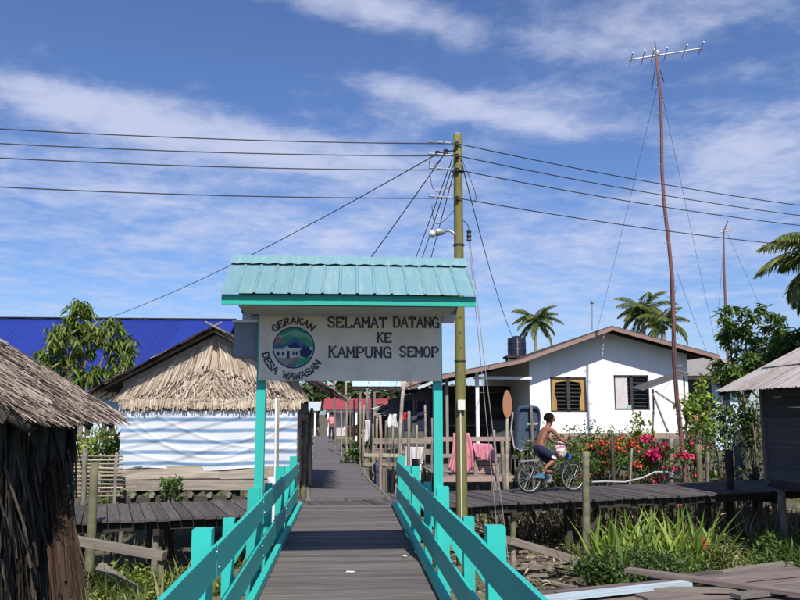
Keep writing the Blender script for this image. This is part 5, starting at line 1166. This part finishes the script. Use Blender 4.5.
# ================================================================== TREES, PALMS, SHRUBS
def tree(name, label, base, blobs, nl, ll, lw, mat, droop=.6, r=.10, ncl=26, group=None, spread=.5):
    """tapered trunk, limbs to every mass of the crown, twigs, and leaf whorls at the twig ends"""
    base = Vector(base); T = thing(name, label, 'tree', base, group)
    cen = sum((Vector(b[0]) for b in blobs), Vector()) / len(blobs); fork = base.lerp(cen, .55); fork.x = base.x * .6 + cen.x * .4
    m = MB(); m.tube([base - Vector((0, 0, .2)), base.lerp(fork, .35) + Vector((.04, .02, 0)), base.lerp(fork, .7) - Vector((.03, 0, 0)), fork], [r * 1.3, r, r * .85, r * .7], 8); parts = []
    for c, R in blobs:
        c = Vector(c); mid = fork.lerp(c, .5) + Vector((random.uniform(-.1, .1), random.uniform(-.1, .1), .12 * R[2])); m.tube([fork, mid, c], [r * .6, r * .4, r * .22], 6)
        n_c = max(4, int(ncl * R[0] * R[2] * 1.3)); per = max(6, int(nl / len(blobs) / n_c))
        for q in range(n_c):
            d = Vector((random.gauss(0, 1), random.gauss(0, 1), random.gauss(0, 1))).normalized() * random.uniform(.45, 1.05)
            e = c + Vector((d.x * R[0], d.y * R[1], d.z * R[2])); m.tube([c.lerp(e, .1), c.lerp(e, .6) + Vector((0, 0, .06)), e], [r * .18, r * .12, r * .06], 4)
            k = per; a = np.array(e) + rng.normal(0, .10 * spread * 2, (k, 3)); dd = rng.normal(0, 1, (k, 3)) * np.array([1, 1, .5]) + np.array([0, 0, -droop * 1.6])
            parts.append(leaves(a, dd, ll * rng.uniform(.6, 1.25, k), lw * rng.uniform(.7, 1.3, k)))
    m.build('trunk', 'bark', T, smooth=True)
    npmesh('crown', *cat_mesh(parts), mat, T)
    return T
def S3(px, py, Y, rpx, rpy, ry=None): c = P(px, py, Y); s = Y / FPX; return (c, (rpx * s, (ry or rpx) * s, rpy * s))
ty = 20.5
tree('mango_tree', 'tall mango tree with drooping yellowish leaves before the blue roof', (P(80, 440, ty).x, ty, -1.1),
     [S3(80, 313, ty, 12, 13), S3(62, 340, ty, 19, 17), S3(88, 338, ty, 19, 18), S3(113, 334, ty, 17, 17), S3(48, 358, ty, 13, 16), S3(122, 356, ty, 12, 24), S3(72, 370, ty, 22, 20), S3(100, 376, ty, 16, 14)], 2700, .30, .06, 'leaf_mango', .95, .08, 80, spread=.32)
ty = 27
tree('mango_tree', 'dark leafy tree with open branches above the rusty roofed hut', (P(740, 440, ty).x, ty, -1.1),
     [S3(726, 325, ty, 13, 18), S3(745, 318, ty, 16, 14), S3(772, 318, ty, 14, 14), S3(735, 345, ty, 20, 14), S3(760, 350, ty, 18, 16), S3(724, 365, ty, 12, 14), S3(778, 336, ty, 8, 12)], 1400, .34, .10, 'leaf_bush', .35, .09, 18, spread=.4)
ty = 25
tree('leafy_tree', 'bright green bushy tree right behind the rusty corrugated roof', (P(790, 440, ty).x, ty, -1.1),
     [S3(780, 355, ty, 18, 16), S3(755, 368, ty, 18, 14), S3(800, 345, ty, 22, 22), S3(735, 378, ty, 14, 12)], 4200, .26, .10, 'leaf_bush', .2, .08, 40)
for i, (px, py, s, yv) in enumerate(((318, 392, 14, 88), (345, 390, 13, 92), (392, 396, 14, 90), (430, 396, 16, 90), (300, 398, 12, 86), (462, 398, 16, 92))):
    tree('far_tree', ('distant round tree behind the left end of the red roof', 'distant tree between the tall poles above the red roof', 'distant tree below the pale blue shed roof', 'distant tree behind the dark wing of the house', 'distant tree behind the striped stall', 'distant tree hidden beyond the porch')[i], (P(px, 414, yv).x, yv, -1.1), [S3(px, py, yv, s, 8), S3(px + 7, py + 4, yv, s * .8, 8), S3(px - 7, py + 5, yv, s * .8, 7)], 700, 1.1, .5, 'leaf_far', .2, .2, 6, 'distant trees', 2.0)
def palm(name, label, base, top, nf, L, mat='leaf_palm', lean=.0, seed=1, group=None, down=.0, r=.14, leaflet=.75):
    """coconut palm: ringed trunk and separate feather fronds"""
    rd = random.Random(seed); base, top = Vector(base), Vector(top); T = thing(name, label, 'palm', base, group)
    pts = [base.lerp(top, k / 10) + Vector((lean * math.sin(math.pi * k / 10), 0, 0)) for k in range(11)]
    MB().tube(pts, [r * (1.35 - .6 * k / 10) + .012 * (k % 2) for k in range(11)], 9).build('trunk', 'palm_bark', T, smooth=True)
    for f in range(nf):
        a = 2 * math.pi * (f * .382 + rd.uniform(-.05, .05)); up = 1.25 - 1.75 * (f / nf) + rd.uniform(-.12, .12) - down; l = L * rd.uniform(.8, 1.1)
        o = Vector((math.cos(a), math.sin(a), 0)); ns_ = 16; rp = []; pos = top + Vector((0, 0, .1)); ang = up
        for k in range(ns_ + 1):
            rp.append(pos.copy()); d = o * math.cos(ang) + Vector((0, 0, math.sin(ang))); pos = pos + d * (l / ns_); ang -= (.075 + .05 * (k / ns_)) * (1.0 if up > -.2 else .8)
        m = MB().tube(rp, [.028 * L / 2.5 * (1 - .85 * k / ns_) + .004 for k in range(ns_ + 1)], 5)
        V_, F_ = [], []; side = Vector((-o.y, o.x, 0)); bs = []; ds = []; ls = []
        for k in range(int(ns_ * 2.6)):
            t = .10 + .88 * k / (ns_ * 2.6); i = min(int(t * ns_), ns_ - 1); q = rp[i].lerp(rp[i + 1], t * ns_ - i); tg = (rp[i + 1] - rp[i]).normalized()
            for s in (-1, 1):
                d = (side * s * .85 + tg * .65 + Vector((0, 0, -.45 - .25 * rd.random()))).normalized(); bs.append(q); ds.append(d); ls.append(leaflet * L / 2.5 * math.sin(math.pi * min(.95, .18 + t * .8)) * rd.uniform(.8, 1.1))
        v, fc = leaves(np.array([list(q) for q in bs]), np.array([list(q) for q in ds]), np.array(ls), .062 * L / 2.5, .1)
        b = len(m.v); m.v += [tuple(q) for q in v]; m.f += [tuple(int(i) + b for i in q) for q in fc]
        m.build('frond', mat, T)
    m = MB()
    for k in range(5): a = k * 1.3; m.lathe(top + Vector((math.cos(a) * .18, math.sin(a) * .18, -.18)), [(.02, -.13), (.09, -.07), (.10, 0), (.07, .08), (.02, .12)], 8)
    m.build('coconuts', 'leaf_palm', T, smooth=True)
    return T
palm('coconut_palm', 'distant coconut palm with round crown above the water tank', (P(533, 430, 60).x, 60, -1.1), P(536, 322, 60), 19, 2.5, seed=3, leaflet=.65)
palm('coconut_palm', 'coconut palm rising behind the white gable', (P(646, 430, 44).x, 44, -1.1), P(643, 313, 44), 20, 2.1, seed=5)
palm('coconut_palm', 'smaller coconut palm beside the red mast behind the roof', (P(664, 430, 41).x, 41, -1.1), P(663, 325, 41), 15, 1.9, seed=9, down=-.1)
palm('coconut_palm', 'coconut palm with hanging fronds cut by the right edge', (P(850, 430, 23).x, 23, -1.1), P(838, 258, 23), 28, 2.75, seed=12, down=.30, leaflet=.85)
def bush(name, label, c, R, n, ll, lw, mat, petals=None, pm=None, droop=0.1, group=None, stems=9, ps=.05):
    c = Vector(c); b = Vector((c.x, c.y, -1.1)); T = thing(name, label, 'shrub', b, group); m = MB()
    tips = []
    for k in range(stems):
        d = Vector((random.gauss(0, .6), random.gauss(0, .6), random.gauss(.2, .6))); e = c + Vector((d.x * R[0], d.y * R[1], d.z * R[2])); tips.append(e)
        m.tube([b + Vector((random.uniform(-.1, .1), random.uniform(-.1, .1), -.1)), b.lerp(e, .5) + Vector((random.uniform(-.1, .1), 0, .1)), e], [.03, .02, .008], 5)
    m.build('stem', 'bark', T, smooth=True)
    cl = np.array([list(t) for t in tips] + [[c.x + random.gauss(0, .55) * R[0], c.y + random.gauss(0, .55) * R[1], c.z + random.gauss(0, .5) * R[2]] for _ in range(stems * 2)] + [[c.x + random.gauss(0, .6) * R[0], c.y + random.gauss(0, .6) * R[1], random.uniform(-.75, c.z)] for _ in range(int(stems * 1.5))])
    i = rng.integers(0, len(cl), n); p = cl[i] + rng.normal(0, .22, (n, 3)) * np.array(R)
    npmesh('foliage', *leaves(p, rng.normal(0, 1, (n, 3)) + np.array([0, 0, .3 - droop]), ll * rng.uniform(.6, 1.3, n), lw * rng.uniform(.7, 1.3, n)), mat, T)
    if petals:
        sel = rng.integers(0, len(cl), max(5, len(cl) // 2)); cc = cl[sel] + np.array([0, -.35 * R[1], .15 * R[2]]); i = rng.integers(0, len(cc), petals); p = cc[i] + rng.normal(0, .11, (petals, 3)) * np.array([R[0] * 1.3, R[1], R[2] * 1.1])
        npmesh('flowers', *leaves(p, rng.normal(0, 1, (petals, 3)), ps * rng.uniform(.6, 1.3, petals), ps * .8, .3), pm, T, kind='stuff')
    return T
def SB(px, py, Y, rx, ry): s = Y / FPX; return P(px, py, Y), (rx * s, rx * s, ry * s)
bush('flowering_shrub', 'orange flowered shrub right of the bicycle', *SB(600, 456, 19.8, 22, 13), 1700, .10, .05, 'leaf_bush', 330, 'petal_orange', ps=.085)
bush('flowering_shrub', 'tall shrub with coral flowers left of the leaning stick', *SB(622, 450, 20.4, 17, 14), 1100, .11, .05, 'leaf_bush', 200, 'petal_orange', ps=.085)
bush('flowering_shrub', 'magenta flowered shrub left of the red mast', *SB(655, 456, 20.0, 24, 12), 1500, .10, .05, 'leaf_bush', 900, 'petal_magenta', ps=.09)
bush('flowering_shrub', 'small shrub with crimson flowers under the leafy branches right of the mast', *SB(695, 446, 20.9, 14, 16), 800, .11, .05, 'leaf_bush', 70, 'petal_magenta', ps=.085)
bush('leafy_shrub', 'slender light green shrub below the right window', *SB(640, 436, 21.4, 10, 13), 420, .14, .07, 'leaf_bright')
bush('leafy_shrub', 'low green shrub seen through the bicycle', *SB(555, 462, 19.5, 30, 18), 1300, .12, .06, 'leaf_bush')
bush('leafy_shrub', 'round green shrub behind the cyclist handlebar', *SB(580, 445, 21, 18, 16), 900, .11, .06, 'leaf_bush')
bush('leafy_shrub', 'tall bright shrub in front of the small grey roofed house', *SB(700, 408, 21.8, 14, 20), 520, .20, .11, 'leaf_bright', stems=10)
bush('leafy_shrub', 'dense dark shrub between the mast and the plank hut', *SB(722, 424, 22.2, 20, 20), 900, .17, .08, 'leaf_dark', stems=14)
bush('leafy_shrub', 'tall dark shrub close to the plank hut corner', *SB(752, 425, 19.6, 10, 24), 750, .16, .07, 'leaf_dark', stems=14)
bush('leafy_shrub', 'green bush behind the bamboo fence', *SB(102, 447, 17.5, 24, 12), 1100, .16, .05, 'leaf_bright')
bush('leafy_shrub', 'small green weed on the left boardwalk below the stall', *SB(171, 486, 15.6, 9, 8), 260, .12, .05, 'leaf_bush', stems=5)
bush('leafy_shrub', 'dark green shrub at the foot of the sword leaved plants', *SB(597, 570, 11.6, 20, 12), 1700, .085, .035, 'leaf_dark', stems=14)
bush('leafy_shrub', 'broad low dark shrub in front of the sword leaved plants', *SB(645, 566, 11.7, 36, 13), 3400, .085, .035, 'leaf_dark', stems=18)
bush('leafy_shrub', 'feathery green shrub right of the sword leaved plants', *SB(716, 562, 11.8, 12, 15), 1000, .10, .025, 'leaf_grass', stems=14)
bush('leafy_shrub', 'green grassy shrub at the right edge above the planks', *SB(788, 562, 11.0, 22, 14), 1500, .14, .025, 'leaf_bush', stems=14)
bush('leafy_shrub', 'small green shrub beside the walkway near the rails', *SB(356, 455, 26, 10, 8), 420, .14, .07, 'leaf_bush', stems=6)
a = P(704, 545, 12.0); MB().tube([(a.x + .05, a.y, gh(a.x, a.y)), (a.x + .02, a.y, (a.z - 1.1) / 2), a], .008, 5).lathe(a, [(.01, -.12), (.04, -.06), (.045, 0), (.03, .07), (.005, .12)], 8).build('orange_bloom', 'petal_orange', loc=a, label='single orange bloom among the sword leaved plants', cat='flower')
# sword-leaved lilies
lil = [(604, 566, 12.3, 'leftmost sword leaved plant beside the mossy stake'), (624, 566, 12.6, 'tall sword leaved plant left of the middle of the clump'), (641, 568, 12.4, 'upright sword leaved plant in the middle of the clump'), (660, 568, 12.7, 'bright sword leaved plant right of the middle of the clump'),
       (677, 570, 12.3, 'tallest bright sword leaved plant near the orange bloom'), (696, 572, 12.6, 'rightmost sword leaved plant by the shaded ground'), (616, 580, 11.6, 'low sprawling sword leaved plant nearest the planks'), (648, 556, 13.4, 'sword leaved plant at the back of the clump')]
for px, py, yv, lb in lil:
    c = P(px, py, yv); n = 44; b = np.array([c.x, c.y, gh(c.x, c.y)]) + rng.normal(0, .13, (n, 3)) * np.array([1, 1, 0])
    v, f = blades(b, rng.uniform(.5, 1.42, n), rng.uniform(.055, .10, n), .55, .25, 4)
    npmesh('sword_leaf_plant', v, f, 'leaf_bright', loc=(c.x, c.y, gh(c.x, c.y)), label=lb, cat='plant', group='sword leaved plants right of the bridge')

# ------------------------------------------------------------------ ground cover nobody could count
def area(n, x0, x1, y0, y1, keep=lambda x, y: True):
    out = []
    while len(out) < n:
        x, y = random.uniform(x0, x1), random.uniform(y0, y1)
        if keep(x, y): out.append((x, y, gh(x, y)))
    return np.array(out)
left = lambda x, y: y < bwy(x) + .3 and x < -1.0 and not (x < -2.2 and y < 7.6)
nz = lambda x, y, s=1.1, o=0: mno.noise(Vector((x * s, y * s, o)))
b1 = area(9000, -9, -.9, 5.5, 15, lambda x, y: left(x, y) and nz(x, y) > -.15); b2 = area(6500, 1.2, 13, 9.5, 17, lambda x, y: y < bwy(x) + .3 and (x > 5.5 or y > 13 and x > 4.2) and nz(x, y) > -.1); b3 = area(9000, -20, 26, 16, 34, lambda x, y: not (-3 < x < 2.2) and nz(x, y) > -.2); b4 = area(600, -.9, 1.0, 5, 13.5)
tl = area(2600, -8, -1.2, 8.5, 13.2, lambda x, y: left(x, y) and y < bwy(x) - .1 and nz(x, y, .8, 9) > -.2); npmesh('tall_weeds', *blades(tl, rng.uniform(.25, .75, len(tl)), rng.uniform(.02, .045, len(tl)), .6, .5, 3), 'leaf_grass', kind='stuff', label='taller weeds growing in front of the left boardwalk')
bb = np.concatenate([b1, b2, b3, b4]); npmesh('grass', *blades(bb, rng.uniform(.10, .42, len(bb)), rng.uniform(.012, .03, len(bb)), .6, .5, 3), 'leaf_grass', kind='stuff', label='green grass and weeds on the muddy bank below the walkways')
w1 = np.concatenate([area(12000, -9, -.95, 6, 14.5, lambda x, y: left(x, y) and nz(x, y, .9, 3) > -.05), area(4000, 4.5, 12, 9.5, 16, lambda x, y: y < bwy(x) - .2 and nz(x, y, .9, 3) > 0)])
w1[:, 2] += rng.uniform(.03, .38, len(w1)); npmesh('weeds', *leaves(w1, rng.normal(0, 1, (len(w1), 3)) * np.array([1, 1, .5]) + np.array([0, 0, .3]), rng.uniform(.05, .14, len(w1)), rng.uniform(.02, .055, len(w1))), 'leaf_bright', kind='stuff', label='broad leaved weeds covering the bank on both sides of the bridge')
l1 = np.concatenate([area(3000, -9, -.9, 6, 16, left), area(5200, 1.1, 12, 10, 19, lambda x, y: True), area(3600, 3, 12, 16.5, 22)])
l1[:, 2] += rng.uniform(.01, .12, len(l1)); npmesh('leaf_litter', *leaves(l1, rng.normal(0, 1, (len(l1), 3)) * np.array([1, 1, .25]), rng.uniform(.08, .32, len(l1)), rng.uniform(.02, .06, len(l1))), 'litter', kind='stuff', label='dry leaf litter and twigs on the mud below the boardwalk')
d1 = area(1500, 3.2, 10, 16.6, 18.6); npmesh('dry_stems', *blades(d1, rng.uniform(.3, .95, len(d1)), .02, .5, .3, 2), 'litter', kind='stuff', label='pale dry stems standing in the shade behind the boardwalk')

# ================================================================== CYCLIST
O = G(529.5, 493, -.045); O.z = -.048; bd_ = Vector((bdir.x, bdir.y, 0)); bn_ = Vector((-bdir.y, bdir.x, 0))
def L(x, z, y=0.0): return O + bd_ * x + bn_ * y + Vector((0, 0, z))
bi = thing('bicycle', 'dark town bicycle with blue rear guard ridden along the boardwalk', 'bicycle', O)
RWv = .31; WB = 1.08
def wheel(x):
    c = L(x, RWv); n = 28
    def ring(r, t, m, k=8):
        vs = []; fs = []
        for i in range(n):
            a = 2 * math.pi * i / n; rdv = bd_ * math.cos(a) + Vector((0, 0, math.sin(a)))
            for j in range(k): b = 2 * math.pi * j / k; vs.append(c + rdv * (r + t * math.cos(b)) + bn_ * (t * math.sin(b)))
        fs = [(i * k + j, ((i + 1) % n) * k + j, ((i + 1) % n) * k + (j + 1) % k, i * k + (j + 1) % k) for i in range(n) for j in range(k)]; return m.add(vs, fs)
    w_ = ring(RWv - .022, .022, MB()).build('wheel', 'black_rubber', bi, smooth=True); ring(RWv - .048, .010, MB()).build('rim', 'steel', w_, smooth=True)
    m = MB()
    for i in range(18): a = 2 * math.pi * i / 18; rdv = bd_ * math.cos(a) + Vector((0, 0, math.sin(a))); m.tube([c + bn_ * (.03 * (-1) ** i), c + rdv * (RWv - .05)], .0022, 4)
    m.build('spokes', 'steel', w_); MB().tube([c - bn_ * .05, c + bn_ * .05], .022, 8).build('hub', 'steel', w_)
wheel(0); wheel(WB)
bb_, se, hd, hd2 = L(.46, .29), L(.27, .78), L(.90, .78), L(.93, .66)
fr = MB(); fr.tube([L(.46, .29), L(.27, .80)], .016, 8).tube([L(.46, .29), hd2], .017, 8).tube([L(.32, .66), hd], .015, 8).tube([hd2, L(.885, .90)], .018, 8)
for s in (-1, 1): fr.tube([L(0, RWv, .05 * s), L(.46, .29, .03 * s)], .011, 6).tube([L(0, RWv, .05 * s), L(.30, .70, .02 * s)], .010, 6)
fr.build('frame', 'dark_metal', bi, smooth=True)
fk = MB()
for s in (-1, 1): fk.tube([hd2, L(.97, .55, .05 * s), L(1.03, .4, .05 * s), L(WB, RWv, .05 * s)], .013, 6)
fk.build('fork', 'dark_metal', bi, smooth=True)
MB().tube([L(.885, .9), L(.89, 1.0), L(.90, 1.02, .12), L(.86, 1.03, .26)], .012, 6).tube([L(.89, 1.0), L(.90, 1.02, -.12), L(.86, 1.03, -.26)], .012, 6).build('handlebar', 'steel', bi, smooth=True)
for s in (-1, 1): MB().tube([L(.87, 1.03, .2 * s), L(.80, 1.02, .27 * s)], .018, 6).build('grip', 'black_rubber', bi)
MB().add([L(.13, .83, .09), L(.13, .83, -.09), L(.42, .83, -.03), L(.42, .83, .03), L(.13, .79, .07), L(.13, .79, -.07), L(.42, .80, -.02), L(.42, .80, .02)], [(0, 1, 2, 3), (7, 6, 5, 4), (0, 4, 5, 1), (1, 5, 6, 2), (2, 6, 7, 3), (3, 7, 4, 0)]).build('saddle', 'black_rubber', bi)
MB().tube([L(.46, .29, -.02), L(.46, .29, -.03)], [.085, .085], 18).build('chainring', 'steel', bi)
MB().prism([L(.10, .32, -.06), L(.40, .29, -.06), L(.44, .35, -.06), L(.28, .40, -.06), L(.12, .37, -.06)], -bn_ * .012).build('chain_guard', 'dirty_blue', bi)
ca, cb = L(.36, .40, -.07), L(.56, .18, .07); MB().tube([L(.46, .29, -.05), ca], .009, 6).tube([L(.46, .29, .05), cb], .009, 6).build('crank', 'steel', bi)
for c, s in ((ca, -1), (cb, 1)): MB().bar(c + bn_ * (s * .02), c + bn_ * (s * .12), .07, .02).build('pedal', 'black_rubber', bi)
def arc(r, a0, a1, cx, wd, mat, nm):
    MB().grid(lambda u, v: L(cx + r * math.cos(rad(a0 + (a1 - a0) * u)), RWv + r * math.sin(rad(a0 + (a1 - a0) * u)), (v - .5) * wd), 18, 2).build(nm, mat, bi, solid=.003)
arc(RWv + .03, 30, 190, 0, .055, 'dark_metal', 'mudguard'); arc(RWv + .03, 40, 170, WB, .055, 'dark_metal', 'mudguard')
MB().box(L(.98, .74), (.08, .08, .11), math.atan2(bd_.y, bd_.x)).build('lamp', 'bright_blue', bi); MB().bar(L(-.22, .66), L(.22, .68), .13, .015).build('carrier', 'steel', bi)
MB().tube([L(-.2, .66, .05), L(0, RWv, .06)], .006, 5).tube([L(-.2, .66, -.05), L(0, RWv, -.06)], .006, 5).build('carrier_stay', 'steel', bi)

def skin_obj(name, chains, mat, parent=None, loc=None, sub=2, **tags):
    """body grown from a skeleton: chains of (point, radius) that share points"""
    idx = {}; V = []; R = []; E = []
    for ch in chains:
        last = None
        for p, r in ch:
            key = tuple(round(c, 4) for c in p)
            if key not in idx: idx[key] = len(V); V.append(Vector(p)); R.append(r)
            i = idx[key]
            if last is not None and last != i: E.append((last, i))
            last = i
    o0 = origin(parent) if parent else Vector(loc); me = bpy.data.meshes.new(name); me.from_pydata([v - o0 for v in V], E, [])
    me.materials.append(MATS[mat]); o = link(name, me, parent)
    if not parent: o.location = o0
    ROOT[o.name] = o0
    md = o.modifiers.new('skin', 'SKIN'); md.use_smooth_shade = True; md.branch_smoothing = .4
    if not me.skin_vertices: 
        me.attributes.new('skin', 'FLOAT', 'POINT') if False else None
    for i, r in enumerate(R):
        sv_ = me.skin_vertices[0].data[i]; rr_ = r if hasattr(r, '__len__') else (r, r); sv_.radius = rr_; sv_.use_root = (i == 0)
    sb = o.modifiers.new('smooth', 'SUBSURF'); sb.levels = sb.render_levels = sub
    return tag(o, **tags)
pel = L(.24, .93); wst = L(.29, 1.07); chs = L(.40, 1.24); nck0 = L(.48, 1.36); nck = L(.515, 1.405); skull0 = L(.535, 1.46); skull = L(.545, 1.545); crown = L(.535, 1.625); jaw = L(.605, 1.45); nose = L(.675, 1.51)
def hand(w_, s):
    out = []; fw = (L(1, 0) - L(0, 0)); kn = w_ + fw * .07 + Vector((0, 0, -.012)); out.append([(w_, .026), (kn, (.024, .034))])
    for q in range(4):
        y = (q - 1.5) * .021; ln = (.9, 1.0, .95, .78)[q]; a = kn + bn_ * y + fw * .012; out.append([(kn, (.024, .034)), (a + fw * .028 * ln + Vector((0, 0, -.012)), .0095), (a + fw * .036 * ln + Vector((0, 0, -.04 * ln)), .009), (a + fw * .012 + Vector((0, 0, -.058 * ln)), .008)])
    out.append([(w_ + fw * .02, .02), (w_ + fw * .04 - bn_ * (s * .03) + Vector((0, 0, -.015)), .011), (w_ + fw * .065 - bn_ * (s * .035) + Vector((0, 0, -.035)), .009)]); return out
ch = [[(pel, (.135, .11)), (wst, (.115, .085)), (chs, (.135, .10)), (nck0, (.085, .075)), (nck, .066), (skull0, .088), (skull, (.112, .120)), (crown, (.09, .10))], [(skull0, .088), (jaw, .05)], [(skull, (.112, .120)), (nose, .016)]]
for s in (-1, 1):
    sh_ = L(.48, 1.32, .17 * s); el_ = L(.64, 1.13, .23 * s); wr2 = L(.80, 1.03, .235 * s)
    ch.append([(chs, (.135, .10)), (sh_, .056), (L(.55, 1.235, .205 * s), .047), (el_, .038), (L(.70, 1.085, .235 * s), .036), (wr2, .025)]); ch += hand(wr2, s)
    hp = L(.25, .90, .09 * s); kn_ = L(.60, .70, .11 * s) if s < 0 else L(.62, .60, .11 * s); ft = Vector(ca) + Vector((0, 0, .045)) - bn_ * .07 if s < 0 else Vector(cb) + Vector((0, 0, .045)) + bn_ * .07
    an = ft + bd_ * -.06 + Vector((0, 0, .06)); ch.append([(pel, (.135, .11)), (hp, .095), (hp.lerp(kn_, .5), .076), (kn_, .053), (kn_.lerp(an, .35) - bd_ * .02, .052), (an, .032), (ft - bd_ * .02, .033), (ft + bd_ * .07, .030), (ft + bd_ * .13 - Vector((0, 0, .01)), .018)])
per = skin_obj('person', ch, 'skin', loc=L(.3, .9), label='bare chested person in navy shorts riding the bicycle', cat='person')
ROOT[per.name] = L(.3, .9)
sc_ = [[(L(.24, .95), (.150, .125)), (L(.26, 1.03), (.128, .10))]]
for s in (-1, 1):
    hp = L(.25, .90, .09 * s); kn_ = L(.60, .70, .11 * s) if s < 0 else L(.62, .60, .11 * s); sc_.append([(L(.24, .95), (.150, .125)), (hp, .115), (hp.lerp(kn_, .5), .105), (hp.lerp(kn_, .92), .095)])
skin_obj('shorts', sc_, 'navy', per)
for s in (-1,):
    hp = L(.25, .90, .09 * s); kn_ = L(.60, .70, .11 * s); a = hp.lerp(kn_, .58) - bn_ * .085 + Vector((0, 0, -.02)); b = hp.lerp(kn_, .84) - bn_ * .088 + Vector((0, 0, -.02)); MB().bar(a, b, .012, .05, up=(0, 0, 1)).build('stripe', 'white_cloth', per)
def hairf(u, v):
    a = 2 * math.pi * u; b = rad(-28 + 118 * v) if True else 0
    if abs(((u + .0) % 1) - 0) < .18 or u > .82: b = rad(22 + 68 * v)
    c = L(.530, 1.56); return c + bd_ * (.118 * math.cos(a) * math.cos(b) - .006) + bn_ * (.106 * math.sin(a) * math.cos(b)) + Vector((0, 0, .112 * math.sin(b)))
MB().grid(hairf, 24, 8).build('hair', 'hair', per, smooth=True, solid=.012)
for s in (-1, 1):
    MB().lathe(L(.53, 1.51, .105 * s), [(.012, -.03), (.02, -.01), (.022, .015), (.01, .03)], 8).build('ear', 'skin', per, smooth=True)
    MB().lathe(L(.640, 1.545, .036 * s), [(.004, -.008), (.010, 0), (.004, .008)], 8).build('eye', 'black_paint', per)
    MB().bar(L(.640, 1.57, .018 * s), L(.630, 1.572, .055 * s), .008, .008).build('eyebrow', 'hair', per)
MB().bar(L(.648, 1.465, -.02), L(.648, 1.465, .02), .008, .008).build('mouth', 'red_cloth', per)
# floral bag in the lap, hung from the handlebar
m = MB(); c = L(.72, .90, -.10); prf = [(.03, -.17), (.10, -.13), (.125, -.03), (.11, .07), (.06, .13), (.03, .17)]
m.lathe(c, prf, 18); m.v = [(x + .05 * mno.noise(Vector((x * 9, y * 9, z * 9))), y + .04 * mno.noise(Vector((x * 9, y * 9, z * 9 + 4))), z + .04 * mno.noise(Vector((x * 11, y * 9 + 7, z * 9)))) for x, y, z in m.v]
bg = thing('floral_bag', 'white and pink floral cloth bag hanging from the bicycle handlebar', 'bag', c); m.build('bag_body', 'floral_cloth', bg, smooth=True); MB().tube([c + Vector((0, 0, .15)), L(.80, 1.02, -.14), L(.86, 1.035, -.2)], .012, 6).build('handle', 'floral_cloth', bg)

# person walking far down the walkway
yv = 46; f0 = G(331.5, 442, 0); yv = f0.y
def Q(x, z, y=0.0): return Vector((f0.x + x, f0.y + y, z))
pe2 = Q(0, .92); c2 = [[(pe2, (.15, .11)), (Q(0, 1.12), (.13, .09)), (Q(0, 1.32), (.16, .10)), (Q(0, 1.45), .06), (Q(0, 1.52), .05), (Q(0, 1.60), (.08, .09)), (Q(0, 1.67), (.06, .07))]]
for s in (-1, 1):
    c2.append([(Q(0, 1.32), (.16, .10)), (Q(.18 * s, 1.38), .055), (Q(.23 * s, 1.12, .02), .042), (Q(.24 * s, .90, -.05), .032), (Q(.24 * s, .80, -.07), .035)])
    c2.append([(pe2, (.15, .11)), (Q(.09 * s, .85), .09), (Q(.10 * s, .48, -.05 * s), .06), (Q(.10 * s, .10, .10 * s), .04), (Q(.10 * s, .04, .10 * s - .12), .03)])
p2 = skin_obj('person', c2, 'skin', loc=pe2, label='distant person in a pink shirt standing on the far walkway', cat='person'); ROOT[p2.name] = pe2
skin_obj('shirt', [[(Q(0, .95), (.19, .15)), (Q(0, 1.12), (.16, .125)), (Q(0, 1.32), (.185, .13)), (Q(0, 1.42), (.10, .09))]] + [[(Q(0, 1.32), (.185, .13)), (Q(.18 * s, 1.37), .075), (Q(.22 * s, 1.18, .01), .062)] for s in (-1, 1)], 'pink_cloth', p2)
skin_obj('trousers', [[(pe2 + Vector((0, 0, .02)), (.175, .135)), (Q(0, .98), (.17, .13))]] + [[(pe2 + Vector((0, 0, .02)), (.175, .135)), (Q(.09 * s, .85), .11), (Q(.10 * s, .48, -.05 * s), .08), (Q(.10 * s, .14, .09 * s), .065)] for s in (-1, 1)], 'navy', p2)
MB().lathe(Q(0, 1.63), [(.085, -.05), (.098, 0), (.085, .06), (.03, .10)], 10).build('hair', 'hair', p2, smooth=True)
